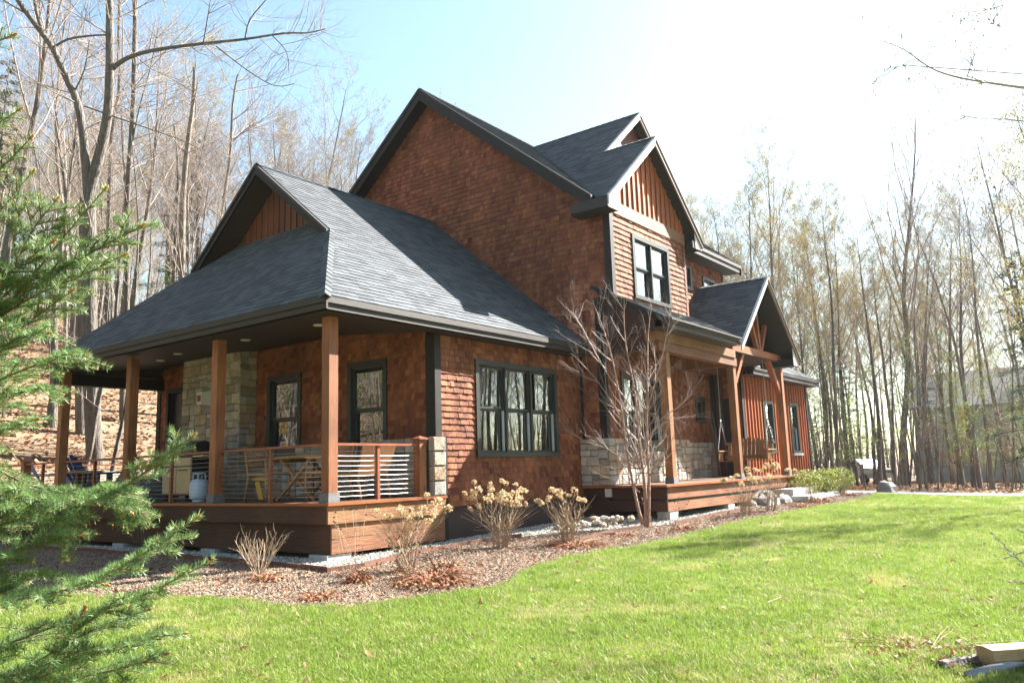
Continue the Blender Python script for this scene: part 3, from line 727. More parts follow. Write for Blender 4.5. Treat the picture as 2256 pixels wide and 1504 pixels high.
# rake boards: a board in a vertical plane along a sloping line
def rake(name, a, b, depth, th, m, par=house, axis='x', cut=0):
    a = V3(a); b = V3(b); dn = V3((0, 0, -depth)); off = V3((th, 0, 0)) if axis == 'x' else V3((0, th, 0))
    return put(name, *prism([a, b, b+dn, a+dn], off), M[m], par)
sm = .015
rake('rake_board', (HX-.02, YR, ZR-sm), (HX-.02, HY, zf(HY)-sm), .21, -.04, 'trim'); rake('rake_board', (HX-.02, YR, ZR-sm), (HX-.02, 8.2-HY, zf(HY)-sm), .21, -.04, 'trim')
rake('rake_moulding', (HX-.06, YR, ZR-sm), (HX-.06, HY, zf(HY)-sm), .07, -.025, 'fascia'); rake('rake_moulding', (HX-.06, YR, ZR-sm), (HX-.06, 8.2-HY, zf(HY)-sm), .07, -.025, 'fascia')
# main roof
RX, ME, MZ = 6.2, -.72, 5.85; MYR, MZR = 4.05, 9.71; km = (MZR-MZ)/(MYR-ME); zm = lambda y: MZ+km*(y-ME)
MYB = 2*MYR-ME; MX2 = 14.15
roof('main_roof', [(RX, ME, MZ), (MX2, ME, MZ), (MX2, MYR, MZR), (RX, MYR, MZR)], X, under='trim')
roof('main_roof_back', [(RX, MYB, MZ), (MX2, MYB, MZ), (MX2, MYR, MZR), (RX, MYR, MZR)], X, tabs=False, under='trim')
rake('rake_board', (RX-.0, MYR, MZR-sm), (RX-.0, ME, MZ-sm), .30, -.045, 'trim'); rake('rake_board', (RX-.0, MYR, MZR-sm), (RX-.0, MYB, MZ-sm), .30, -.045, 'trim')
rake('rake_moulding', (RX-.045, MYR, MZR-sm), (RX-.045, ME, MZ-sm), .09, -.03, 'trim'); rake('rake_moulding', (RX-.045, MYR, MZR-sm), (RX-.045, MYB, MZ-sm), .09, -.03, 'fascia')
rake('rake_board', (MX2, MYR, MZR-sm), (MX2, ME, MZ-sm), .30, .045, 'trim')
fascia_x(ME-.001, 10.5, MX2, MZ, MZ-.23)
box('soffit_panel', (10.13, MX2-.01, ME+.06, -.25, MZ-.23, MZ-.21), M['soffit'], house)
# main gable wall
sm_ = side(XM)
zr = lambda y: MZR-.16-km*abs(y-MYR)
mg = put('main_gable_wall', *prism([(XM+.001, YL, -.9), (XM+.001, 8.9, -.9), (XM+.001, 8.9, 3.86), (XM+.001, YL, 3.86)], (.2, 0, 0)), M['foundation'], house)
put('main_gable_wall_top', *prism([(XM, YG+.01, 3.86), (XM, 8.9, 3.86), (XM, 8.9, zr(8.9)), (XM, MYR, zr(MYR)), (XM, YG+.01, zr(YG))], (.2, 0, 0)), M['foundation'], house)
shingle(sm_, [(-8.9, 3.75), (.72, 3.75), (.72, zr(-.72)), (-MYR, zr(MYR)), (-8.9, zr(8.9))], mg, expo=.115)
shingle(sm_, [(-4.0, 2.6), (.42, 2.6), (.42, 3.75), (-4.0, 3.75)], mg, expo=.115)
shingle(sm_, [(-.04, .93), (.42, .93), (.42, 2.62), (-.04, 2.62)], mg)
# lower bump-out: stone on the -X face and front
bs = box('stone_wainscot', (XM-.05, XM, YL-.05, YW-.01, 0, .90), M['mortar'], house)
stones(side(XM-.05), -.04, .60, 0, .93, bs, .05, .12, .34)
lf = front(YL)
WL = (7.22, 9.02, .66, 2.30)
lw = wall('lower_front_wall', lf, XM, 10.2, -.9, 3.9, [inner(WL)], .18, M['foundation'], house)
shingle(lf, [(XM+.1, .93), (10.2, .93), (10.2, 2.9), (XM+.1, 2.9)], lw, [WL])
window(lf, *WL, 3, lw, jamb=True)
bs2 = box('stone_wainscot', (XM-.05, 10.2, YL-.05, YL-.001, 0, .90), M['mortar'], house)
fs = front(YL-.05); stones(fs, XM-.10, 7.22, 0, .93, bs2, .05, .12, .34); stones(fs, 7.22, 9.02, 0, .66, bs2, .05, .12, .34); stones(fs, 9.02, 10.2, 0, .93, bs2, .05, .12, .34)
q = MB(); q.box(XM-.03, XM+.1, YL-.03, YL, .93, 3.8); q.box(XM-.03, XM, YL, YL+.13, .93, 3.8); q.build('corner_board', M['trim'], house)
q = MB(); q.box(XM-.03, XM-.001, YW-.1, YW-.035, 0.0, 2.62); q.build('corner_board', M['trim'], house)
# alcove walls and door wall
af = front(.28); WS = (12.65, 13.25, 1.50, 2.12)
aw = wall('alcove_wall', af, 10.0, 13.8, -.9, 3.6, [inner(WS, .07)], .15, M['foundation'], house)
shingle(af, [(10.2, .93), (13.7, .93), (13.7, 3.4), (10.2, 3.4)], aw, [WS], expo=.12)
window(af, *WS, 1, aw, rail=0, casing=.08)
bs3 = box('stone_wainscot', (10.2, 13.78, .23, .279, 0, .92), M['mortar'], house); stones(front(.23), 11.4, 13.7, 0, .93, bs3, .05, .14, .40)
box('corner_board', (13.64, 13.76, .10, .23, 0, 2.9), M['trim'], house)
df = side(13.8); dw = wall('door_wall', df, -.28, .50, -.6, 3.2, [], .1, M['foundation'], house)
shingle(df, [(-.28, 0), (.50, 0), (.50, 3.0), (-.28, 3.0)], dw, [(-.22, .42, 0, 2.1)], expo=.12)
q = MB(); df.box(q, -.24, .44, .0, .03, 0, 2.12); dd = q.build('door', M['trim'], dw)
# garage wing, board and batten
GY = -.56; gf = front(GY); GW1 = (15.35, 16.2, .60, 2.12); GW2 = (17.65, 18.4, .60, 2.15)
gwl = wall('garage_wing_wall', gf, 13.8, 19.4, -.75, 3.0, [inner(GW1, .07), inner(GW2, .07)], .2, M['batten'], house)
box('garage_side_wall', (19.2, 19.39, GY+.2, 6, -.75, 3.0), M['batten'], house)
window(gf, *GW1, 1, gwl, casing=.08, jamb=True); window(gf, *GW2, 1, gwl, casing=.08, jamb=True)
box('window_sill', (GW2[0]-.06, GW2[1]+.08, GY-.09, GY-.057, GW2[2]-.07, GW2[2]-.005), M['jamb'], gwl)
xb = 14.0
while xb < 19.35:
    segs = [(-.1, 2.9)]
    for gq in (GW1, GW2):
        if gq[0]-.03 < xb < gq[1]+.03: segs = [(-.1, gq[2]-.01), (gq[3]+.01, 2.9)]
    for s0, s1 in segs: box('batten', (xb-.028, xb+.028, GY-.042, GY-.0005, s0, s1), M['batten'], gwl)
    xb += .235
box('corner_board', (19.3, 19.42, GY-.05, GY-.001, -.15, 2.9), M['trim'], gwl)
box('corner_board', (13.76, 13.9, GY-.05, GY-.001, -.1, 2.9), M['trim'], gwl)
GE, GZ2 = -.95, 2.96
zg = lambda y: GZ2+.62*(y-GE)
roof('garage_roof', [(14.0, GE, GZ2), (19.8, GE, GZ2), (17.6, 1.25, zg(1.25)), (14.0, 1.25, zg(1.25))], X, expo=.15)
roof('garage_roof_end', [(19.8, GE, GZ2), (19.8, 6, GZ2), (17.6, 6, zg(1.25)), (17.6, 1.25, zg(1.25))], Y, tabs=False)
fascia_x(GE, 13.9, 19.8, GZ2, GZ2-.22); box('soffit_panel', (13.9, 19.78, GE+.06, GY, GZ2-.22, GZ2-.2), M['soffit'], house)
q = MB(); q.box(19.77, 19.80, GE+.03, 6, GZ2-.22, GZ2-.02); q.build('fascia_board', M['fascia'], house)
# ---- cross gable one
gg = front(YG); GWN = (7.48, 9.2, 3.87, 5.28)
gwall = wall('front_gable_wall', gg, XM, 10.12, 3.0, 5.6, [inner(GWN, .08)], .15, M['foundation'], house)
shingle(gg, [(XM+.11, 3.75), (10.03, 3.75), (10.03, 5.56), (XM+.11, 5.56)], gwall, [GWN], expo=.115)
window(gg, *GWN, 2, gwall, casing=.09)
S1 = .87; P1 = (8.37, 5.75+.87*(8.37-6.14)); z1 = lambda x: 5.75+S1*(x-6.14) if x < P1[0] else P1[1]-S1*(x-P1[0])
tri = put('gable_triangle', *prism([(XM, YG, 5.55), (10.12, YG, 5.55), (10.12, YG, z1(10.12)-.14), (P1[0], YG, P1[1]-.14), (XM, YG, z1(XM)-.14)], (0, .12, 0)), M['batten'], house)
xb = XM+.2
while xb < 10.05:
    put('batten', *prism([(xb-.028, YG, 5.83), (xb+.028, YG, 5.83), (xb+.028, YG, min(z1(xb+.028), z1(xb-.028))-.15), (xb-.028, YG, min(z1(xb-.028), z1(xb+.028))-.15)], (0, -.03, 0)), M['batten'], tri)
    xb += .225
box('belt_board', (XM-.02, 10.12, YG-.04, YG-.0005, 5.56, 5.83), M['beam_x'], house)
q = MB(); q.box(XM-.03, XM+.11, YG-.03, YG, 3.80, 5.6); q.box(XM-.03, XM, YG, YG+.13, 3.80, 5.6); q.build('corner_board', M['trim'], house)
box('corner_board', (10.03, 10.14, YG-.025, YG, 3.5, 5.56), M['gableboard'], house)
GF = -1.1
left1 = [(6.14, GF, 5.75), (P1[0], GF, P1[1]), (P1[0], .2, P1[1]), (7.12, .2, z1(7.12)), (6.14, -.85, 5.75)]
O1 = (6.14, 5, 5.75)
roof('gable_roof', left1, -Y, ox=O1, thick=.10, under='trim')
z2 = lambda x: 5.75+S1*(x-6.14)
roof('gable_roof', [(7.12, .2, z2(7.12)), (10.25, .2, z2(10.25)), (10.25, 3.57, z2(10.25))], -Y, ox=O1, thick=.09, under='trim')
roof('gable_roof_right', [(P1[0], GF, P1[1]), (10.62, GF, z1(10.62)), (10.62, -.74, z1(10.62)), (9.45, .45, z1(9.45)), (P1[0], .45, P1[1])], -Y, thick=.10, expo=.16, under='trim')
zq = lambda x: z2(10.25)-S1*(x-10.25)
roof('gable_roof_right', [(10.25, .2, zq(10.25)), (12.8, .2, zq(12.8)), (12.8, .85, zq(12.8)), (10.25, 3.57, zq(10.25))], -Y, thick=.09, expo=.16, under='trim')
def gable_rakes(xl, xp, xr, y, zl_, zp, zr_, dep, mL, mR):
    rake('rake_board', (xp, y, zp-sm), (xl, y, zl_-sm), dep, -.04, mL, axis='y'); rake('rake_board', (xp, y, zp-sm), (xr, y, zr_-sm), dep, -.04, mR, axis='y')
    rake('rake_moulding', (xp, y-.04, zp-sm), (xl-.03, y-.04, zl_-sm-.03), .07, -.02, mL, axis='y'); rake('rake_moulding', (xp, y-.04, zp-sm), (xr+.03, y-.04, zr_-sm-.03), .06, -.02, 'trim', axis='y')
gable_rakes(6.14, P1[0], 10.62, GF, 5.75, P1[1], z1(10.62), .19, 'rake_pale', 'fascia_brown') if 'fascia_brown' in M else None
M['fascia_brown'] = mat('brown_rake_board', (.16, .10, .07), (.11, .07, .05), .5, 4)  # right rakes, darker than the left ones
gable_rakes(6.14, P1[0], 10.62, GF, 5.75, P1[1], z1(10.62), .19, 'rake_pale', 'fascia_brown')
gable_rakes(8.47, 10.25, 12.8, .2, z2(8.47), z2(10.25), zq(12.8), .17, 'rake_pale', 'fascia_brown')
put('gable_triangle', *prism([(8.2, .45, 7.0), (12.5, .45, 7.0), (10.25, .45, z2(10.25)-.14)], (0, .1, 0)), M['gableboard'], house)
# eave return boxes
def ret(b, m='trim'):
    r = box('eave_return', b, M[m], house); return r
ret((6.16, XM-.032, GF+.02, -.2, 5.50, 5.66)); box('fascia_board', (6.13, 6.16, GF, -.22, 5.52, 5.73), M['fascia'], house)
put('eave_return_face', *prism([(6.16, GF-.001, 5.50), (6.62, GF-.001, 5.50), (6.62, GF-.001, 5.98), (6.16, GF-.001, 5.60)], (0, .02, 0)), M['fascia'], house)
ret((10.15, 10.60, GF+.02, -.4, 5.48, 5.66)); put('eave_return_face', *prism([(10.28, GF-.001, 5.48), (10.62, GF-.001, 5.48), (10.62, GF-.001, 5.6), (10.28, GF-.001, 5.9)], (0, .02, 0)), M['rake_pale'], house)
# upper right wall
uf = front(-.25); U1 = (10.75, 11.75, 4.80, 5.45); U2 = (12.45, 13.25, 4.72, 5.32)
uw = wall('upper_right_wall', uf, 10.12, 13.85, 3.0, 5.66, [inner(U1, .07), inner(U2, .07)], .2, M['foundation'], house)
shingle(uf, [(10.12, 3.9), (13.8, 3.9), (13.8, 5.64), (10.12, 5.64)], uw, [U1, U2], expo=.13)
window(uf, *U1, 1, uw, rail=0, casing=.08); window(uf, *U2, 1, uw, rail=0, casing=.08)
box('corner_board', (13.76, 13.88, -.28, -.251, 3.2, 5.66), M['trim'], house)
box('right_side_wall', (13.65, 13.85, -.05, 8.8, -.8, 5.7), M['foundation'], house)
box('back_wall', (6.8, 13.65, 8.6, 8.8, -.8, 5.7), M['foundation'], house); box('wing_back_wall', (2.3, 6.6, 8.2, 8.4, -.8, 2.7), M['foundation'], house)
box('upper_floor', (6.85, 13.6, -.05, 8.5, 2.9, 3.0), M['interior'], house); box('ground_floor', (2.45, 13.6, .3, 8.2, -.12, -.05), M['interior'], house)
# ---- shed roof of the front porch
SY, SZ = -2.1, 3.16; ks = .536; zs = lambda y: SZ+ks*(y-SY)
roof('porch_shed_roof', [(6.5, SY, SZ), (10.12, SY, SZ), (11.3, -.25, zs(-.25)), (6.5, -.55, zs(-.55))], X, ox=(6.5, SY, SZ), expo=.13, thick=.06, under='trim') if False else None
roof('porch_shed_roof', [(6.5, SY, SZ), (10.12, SY, SZ), (11.35, -.25, zs(-.25)), (6.62, -.25, zs(-.25)), (6.5, -.56, zs(-.56))], X, expo=.13, thick=.07, under='trim')
rake('rake_board', (6.5, SY, SZ-sm), (6.5, -.56, zs(-.56)-sm), .13, -.04, 'trim')
fascia_x(SY, 6.5, 10.08, SZ, 2.97, m='fascia'); box('gutter_lip', (6.5, 10.06, SY-.055, SY-.002, SZ-.05, SZ-.015), M['fascia'], house)
box('soffit_panel', (6.52, 10.1, SY+.06, -1.72, 2.98, 3.0), M['soffit'], house)
box('porch_ceiling', (6.6, 14.1, -1.70, .28, 2.96, 2.98), M['soffit'], house)
put('porch_end_panel', *prism([(6.62, -1.74, 2.98), (6.62, -.56, 2.98), (6.62, -.56, zs(-.56)-.12), (6.62, -1.74, zs(-1.74)-.10)], (.03, 0, 0)), M['deck_y_shaded'], house)
# beams
PA, PB, PC, PY = 7.14, 10.60, 13.90, -1.67
box('beam', (6.66, 10.66, PY-.06, PY+.2, 2.785, 2.975), M['beam_x'], house); box('beam', (6.80, 10.78, PY-.03, PY+.17, 2.60, 2.78), M['beam_x'], house)
box('beam', (6.70, 6.88, PY+.2, YL-.04, 2.62, 2.975), M['deck_y_shaded'], house)
box('beam', (10.64, 10.80, PY+.2, .2, 2.62, 2.96), M['beam_x'], house)
def post2(x, h):
    p = box('post', (x, x+.16, PY, PY+.16, .12, h), M['post'], house); box('post_base', (x-.015, x+.175, PY-.015, PY+.175, .001, .12), M['stone_grey'], p)
post2(PA, 2.599); post2(PB, 2.599); post2(PC, 2.97)
q = MB(); q.lathe((9.9, -1.0, 2.955), [(.08, 0), (.07, -.01), (.02, -.01)], 14); q.build('recessed_light', M['lightdisc'], house)
# entry gable with truss
EGX, EGZ, EGY = 12.1, 4.93, -2.1; ke = .93; ze = lambda x: EGZ-ke*abs(x-EGX)
roof('entry_roof', [(10.08, EGY, ze(10.08)), (EGX, EGY, EGZ), (EGX, -.25, EGZ), (11.24, -.25, ze(11.24)), (10.12, -2.04, ze(10.12))], -Y, ox=(10.08, 2, ze(10.08)), thick=.08, under='trim', expo=.145)
roof('entry_roof', [(14.12, EGY, ze(14.12)), (EGX, EGY, EGZ), (EGX, -.25, EGZ), (14.12, -.25, ze(14.12))], -Y, thick=.08, expo=.145, under='trim')
gable_rakes(10.06, EGX, 14.14, EGY, ze(10.06), EGZ, ze(14.14), .16, 'rake_pale', 'fascia_brown')
ret((13.72, 14.10, EGY+.02, -1.2, 2.83, 3.02)); put('eave_return_face', *prism([(13.72, EGY-.001, 2.83), (14.12, EGY-.001, 2.83), (14.12, EGY-.001, 2.98), (13.72, EGY-.001, 3.3)], (0, .02, 0)), M['rake_pale'], house)
TY = PY+.0
def tb(a, b, s=.13, name='truss_timber'):
    q = MB(); q.bar(a, b, s, s, (0, 1, 0)); q.build(name, M['truss'], house)
box('tie_beam', (10.62, 14.05, TY-.02, TY+.15, 2.972, 3.15), M['truss'], house)
tb((12.55, TY+.06, 3.15), (12.42, TY+.06, 4.50), .11, 'king_post'); tb((12.42, TY+.06, 3.15), (11.95, TY+.06, 4.55-.93*.4+.0), .10); tb((12.66, TY+.06, 3.15), (13.1, TY+.06, 3.86), .10)
tb((10.86, TY+.1, 2.25), (11.47, TY+.1, 2.99), .11, 'brace'); tb((13.93, TY+.1, 2.15), (13.2, TY+.1, 2.99), .13, 'brace')
box('beam', (10.7, 14.0, -.2, -.05, 2.72, 2.955), M['gableboard'], house)
# ---- roof caps along ridges and hips
def caps(a, b, n, lift=.012, wd=.2):
    a = V3(a); b = V3(b); d = (b-a)
    for i in range(n):
        p0 = a+d*(i/n); p1 = a+d*((i+1.15)/n); dd = (p1-p0).normalized(); r = dd.cross(Z).normalized(); dn = V3((0, 0, -.05))
        up_ = V3((0, 0, lift+.012))
        V = [p0-r*wd/2+dn+up_*.6, p0+up_, p0+r*wd/2+dn+up_*.6, p1-r*wd/2+dn, p1+up_*.35, p1+r*wd/2+dn]
        V += [v-V3((0, 0, .02)) for v in V]
        put('ridge_cap', V, [(0, 3, 4, 1), (1, 4, 5, 2), (0, 1, 7, 6), (1, 2, 8, 7), (6, 9, 3, 0), (2, 5, 11, 8), (3, 9, 10, 4), (4, 10, 11, 5)], M['roof'], house)
caps((HX-.05, YR, ZR), (XM, YR, ZR), 26); caps((EX, EY, EZ), (HX, HY, zf(HY)), 18, wd=.17); caps((RX-.03, MYR, MZR), (MX2, MYR, MZR), 36)
caps((P1[0], GF-.03, P1[1]), (P1[0], .3, P1[1]), 8); caps((10.25, .17, z2(10.25)), (10.25, 3.5, z2(10.25)), 17); caps((EGX, EGY-.03, EGZ), (EGX, -.25, EGZ), 10)
# ---- decks
DX0, DY1 = -.06, 11.6
q = MB()
for i in range(16):
    x0 = .0+i*.14
    box('deck_board', (x0, x0+.134, -.045, DY1 if x0 < 6 else 8.3, -.035, -.0005), M['deckboard'], house)
box('porch_slab', (2.24, 6.5, 8.45, DY1, -.04, -.001), M['deckboard'], house)
box('deck_nosing', (-.075, 2.33, -.085, -.046, -.04, -.001), M['nosing'], house)
box('deck_nosing', (-.075, -.001, -.045, DY1, -.04, -.001), M['nosing'], house)
box('deck_fascia', (-.05, 2.33, -.05, -.02, -.285, -.042), M['deck_x'], house)
for y0, y1 in ((-.02, 3.3), (3.3, 7.4), (7.4, DY1)): box('deck_fascia', (-.05, -.02, y0+.002, y1-.002, -.285, -.042), M['deck_y_shaded'], house)
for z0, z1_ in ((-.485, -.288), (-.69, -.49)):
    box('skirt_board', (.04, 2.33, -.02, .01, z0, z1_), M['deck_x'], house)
box('skirt_board', (.04, .07, .012, DY1, -.69, -.288), M['deck_y_shaded'], house)
box('deck_frame', (.1, 2.3, .1, DY1-.1, -.5, -.3), M['black'], house)
for y in (.05, 2.7, 5.5, 8.2): box('footing_block', (-.02, .40, y-.05, y+.33, -1.0, -.70), M['concrete'], house)
box('deck_fascia', (2.22, 6.5, DY1-.03, DY1, -.285, -.042), M['deck_x'], house)
# front porch deck
box('deck_nosing', (6.46, 14.42, -1.86, -1.815, -.042, -.001), M['nosing'], house); box('deck_nosing', (6.46, 6.5, -1.815, 0, -.042, -.001), M['nosing'], house)
for i in range(15): box('deck_board', (6.5, 14.4, -1.815+i*.14, -1.815+i*.14+.134, -.035, -.0005), M['deckboard'], house)
box('deck_fascia', (6.6, 14.38, -1.80, -1.77, -.27, -.06), M['deck_x'], house); box('skirt_board', (6.62, 12.2, -1.78, -1.75, -.50, -.33), M['deck_x'], house)
box('deck_frame', (6.66, 14.3, -1.74, .2, -.45, -.06), M['black'], house)
box('skirt_board', (6.56, 6.59, -1.80, .0, -.27, -.05), M['deck_y_shaded'], house); box('skirt_board', (6.56, 6.59, -1.80, .0, -.50, -.30), M['deck_y_shaded'], house)
box('wall_light', (6.52, 6.56, -.62, -.48, -.22, -.06), M['white_box'], house)
for x in (6.7, 9.5): box('footing_block', (x, x+.35, -1.77, -1.5, -1.0, -.50), M['concrete'], house)
# ---- railings
def rail_run(a, b, mids, par, r=.0035, n=10, post0=True):
    a = V3(a); b = V3(b); d = (b-a).normalized(); s = d.cross(Z)
    rl = thing_rail = MB(); rl.bar(a+Z*.80, b+Z*.80, .085, .035); R_ = rl.build('handrail', M['rail'], par)
    for t in mids:
        c = a+(b-a)*t; q = MB(); q.bar(c, c+Z*.782, .05, .05, tuple(d)); q.build('rail_post', M['rail'], par)
    for i in range(n):
        z = .075+i*.0705; q = MB()
        pts = []
        ts = [0]+sorted(mids)+[1]
        for j in range(len(ts)-1):
            for k in range(5):
                tt = ts[j]+(ts[j+1]-ts[j])*k/4; sag = -.006*math.sin(math.pi*k/4)
                pts.append(a+(b-a)*tt+Z*(z+sag))
        q.tube(pts, r, 5); q.build('cable', M['cable'], par)
rail_run((.18, .10, 0), (1.83, .10, 0), [.5], house, r=.0034)
q = MB(); q.box(1.83, 1.97, .03, .17, 0, .88); q.build('newel_post', M['post'], house)
q = MB(); q.add([(1.80, .0, .88), (2.0, .0, .88), (2.0, .2, .88), (1.80, .2, .88), (1.80, .0, .90), (2.0, .0, .90), (2.0, .2, .90), (1.80, .2, .90), (1.9, .1, .945)],
               [(0, 3, 2, 1), (0, 1, 5, 4), (1, 2, 6, 5), (2, 3, 7, 6), (3, 0, 4, 7), (4, 5, 8), (5, 6, 8), (6, 7, 8), (7, 4, 8)]); q.build('newel_cap', M['rail'], house)
for y0, y1 in ((.18, 2.74), (2.92, 5.48), (5.66, 8.15), (8.33, 9.9), (10.0, 11.5)):
    rail_run((.12, y0, 0), (.12, y1, 0), [.5], house, r=.003)
rail_run((.2, 11.5, 0), (6.4, 11.5, 0), [.25, .5, .75], house, r=.006, n=10)
for x, y in ((.05, 9.88), (.05, 11.44)):
    p = box('newel_post', (x, x+.15, y, y+.15, 0, .86), M['post'], house); q = MB(); q.lathe((x+.075, y+.075, .86), [(.13, 0), (.13, .02), (.01, .09)], 4); q.build('newel_cap', M['rail'], p)

emit('shingle', SH, 300, None, M['shingle'], 'wall_shingles', house)
emit('roof_shingle', RS, 300, None, M['roof'], 'roof_shingles', house)

# ================================================================== THINGS ON THE PORCHES
def cp_tree(o, loc, rotz=0, label=None, group=None):
    def rec(s, par):
        c = s.copy(); COL.objects.link(c); c.parent = par
        for ch in s.children: rec(ch, c)
        return c
    c = rec(o, None); c.location = loc; c.rotation_euler = (0, 0, rotz)
    if label: c['label'] = label
    if group: c['group'] = group
    return c
def child(t, name, q, m, smooth=False):
    """mesh built in the thing's own coordinates"""
    me = mesh(name, q.V, q.F, m, smooth); o = bpy.data.objects.new(name, me); COL.objects.link(o); o.parent = t; ROOT[o.name] = V3((0, 0, 0)); return o
# teak armchair, seat facing +x
def armchair():
    t = thing('dining_chair', 'teak armchair at the porch table, nearer the stone chimney', 'chair', group='teak chairs on the side porch')
    for sx, sy in ((.42, .25), (.42, -.25)):
        q = MB(); q.tube([V3((sx-.03, sy, 0)), V3((sx, sy, .3)), V3((sx-.05, sy, .63))], [.017, .021, .019], 6, True); child(t, 'leg', q, M['teak'], True)
    for sy in (.23, -.23):
        q = MB(); q.tube([V3((-.08, sy, 0)), V3((0, sy, .38)), V3((-.1, sy, .86))], [.017, .021, .017], 6, True); child(t, 'leg', q, M['teak'], True)
        q = MB(); q.bar((-.03, sy*1.06, .63), (.42, sy*1.06, .645), .05, .022); child(t, 'armrest', q, M['teak'])
    q = MB(); q.box(.0, .44, -.25, .25, .40, .44); child(t, 'seat', q, M['teak'])
    for z in (.56, .68, .80):
        q = MB(); q.bar((-.05-.0, -.22, z), (-.05, .22, z), .018, .085); child(t, 'back_slat', q, M['teak'])
    return t
c0 = armchair(); c0.location = (.55, 2.35, 0); c0.rotation_euler = (0, 0, R(-80))
cp_tree(c0, (.80, .75, 0), R(95), 'teak armchair at the porch table, right behind the corner post')
cp_tree(c0, (1.55, 1.5, 0), R(180), 'teak armchair on the window side of the porch table')
# high backed lounge chair seen through the front railing
t = thing('lounge_chair', 'high backed pale wooden armchair behind the sunlit cable railing', 'chair', (1.15, .42, 0), R(90))
q = MB(); q.add([(-.02, -.3, .34), (-.02, .3, .34), (-.2, .34, .80), (-.2, -.34, .80), (-.05, -.3, .34), (-.05, .3, .34), (-.23, .34, .80), (-.23, -.34, .80)],
               [(0, 1, 2, 3), (7, 6, 5, 4), (3, 2, 6, 7), (0, 3, 7, 4), (1, 0, 4, 5), (2, 1, 5, 6)]); child(t, 'backrest', q, M['teak'])
for k in range(6):
    z = .36+k*.075; q = MB(); q.box(-.03-k*.028, -.012-k*.028, -.31, .31, z, z+.06); child(t, 'back_slat', q, M['teak'])
q = MB(); q.box(0, .5, -.3, .3, .34, .40); child(t, 'seat', q, M['teak'])
for sx, sy in ((.46, .3), (.46, -.3), (-.05, .3), (-.05, -.3)):
    q = MB(); q.tube([V3((sx-.07 if sx < 0 else sx+.03, sy, 0)), V3((sx, sy, .36 if sx < 0 else .55))], [.02, .024], 6, True); child(t, 'leg', q, M['teak'], True)
for sy in (.32, -.32):
    q = MB(); q.bar((-.1, sy, .56), (.5, sy, .56), .07, .025); child(t, 'armrest', q, M['teak'])
# folding table with crossed legs
t = thing('dining_table', 'slatted teak table with crossed legs on the side porch', 'table', (.95, 1.55, 0))
for k in range(7): q = MB(); x = -.36+k*.105; q.box(x, x+.095, -.6, .6, .66, .69); child(t, 'slat', q, M['teak'])
q = MB(); q.box(-.36, .36, -.58, -.54, .60, .66); q.box(-.36, .36, .54, .58, .60, .66); child(t, 'apron', q, M['teak'])
for sx in (-.3, .3):
    for s in (1, -1): q = MB(); q.bar((sx+.03*s, -.42*s, 0), (sx+.03*s, .42*s, .64), .035, .05, (1, 0, 0)); child(t, 'leg', q, M['teak'])
q = MB(); q.bar((-.3, 0, .32), (.3, 0, .32), .03, .05); child(t, 'stretcher', q, M['teak'])
# snow shovel leaning on the rail
t = thing('snow_shovel', 'yellow bladed snow shovel with a blue shaft leaning upside against the wall', 'shovel', (1.0, 2.75, 0))
q = MB(); q.tube([V3((0, -.02, .28)), V3((.22, .12, .7)), V3((.50, .30, 1.12))], [.017]*3, 7, True); child(t, 'shaft', q, M['blueshaft'], True)
q = MB(); a0 = V3((.50, .30, 1.12)); q.tube([a0, a0+V3((.02, .09, .06)), a0+V3((.05, .08, .16)), a0+V3((.06, -.03, .19)), a0+V3((.05, -.08, .12)), a0], [.018]*6, 7); child(t, 'handle', q, M['yellow'], True)
q = MB()
for a, b in ((-.26, -.06), (.0, .2)):
    q.add(*prism([(-.08, a, .01), (-.08, a+.13, .01), (-.02, b+.13, .30), (-.02, b, .30)], (.015, 0, 0)))
q.box(-.03, -.005, -.10, .36, .32, .37)
child(t, 'blade', q, M['yellow'])
# propane tank
t = thing('propane_tank', 'pale blue white propane tank standing by the grill', 'gas tank', (.42, 3.85, 0))
q = MB(); q.lathe((0, 0, .03), [(.09, 0), (.145, .03), (.152, .08), (.152, .25), (.13, .32), (.06, .355), (.03, .36)], 18); child(t, 'body', q, M['tank'], True)
q = MB(); q.lathe((0, 0, 0), [(.10, 0), (.10, .035), (.09, .035)], 16); child(t, 'foot_ring', q, M['tank'])
q = MB(); q.tube([V3((.10*math.cos(a), .10*math.sin(a), .36)) for a in np.linspace(.6, 5.7, 12)], [.012]*12, 5); 
for a in (.6, 2.3, 4.0, 5.7): q.tube([V3((.10*math.cos(a), .10*math.sin(a), .33)), V3((.10*math.cos(a), .10*math.sin(a), .47))], [.012]*2, 5)
q.tube([V3((.10*math.cos(a), .10*math.sin(a), .47)) for a in np.linspace(.6, 5.7, 12)], [.014]*12, 5); child(t, 'collar', q, M['tank'], True)
q = MB(); q.lathe((0, 0, .38), [(.03, 0), (.03, .05), (.045, .055), (.045, .08)], 10); child(t, 'valve', q, M['black'])
# gas grill with tan doors
t = thing('gas_grill', 'gas grill on a cart with two tan doors, under the stone chimney', 'grill', (.55, 4.75, 0))
q = MB(); q.box(.03, .52, -.42, .52, .10, .80); child(t, 'cart', q, M['black'])
for a, b in ((-.40, .04), (.06, .50)):
    q = MB(); q.box(0, .03, a, b, .14, .60); d = child(t, 'cart_door', q, M['tan']); h = MB(); h.box(-.03, -.0, a+.08, b-.08, .54, .555)
    hh = child(d, 'handle', h, M['black'])
q = MB(); q.box(0, .03, -.40, .50, .62, .76); child(t, 'control_panel', q, M['tan'])
q = MB(); q.box(.02, .50, -.75, -.43, .76, .79); child(t, 'side_shelf', q, M['tan'])
q = MB(); 
for i in range(7):
    a = math.pi*i/6; q.V += [(.27+.25*math.cos(a), -.40, .82+.24*math.sin(a)), (.27+.25*math.cos(a), .50, .82+.24*math.sin(a))]
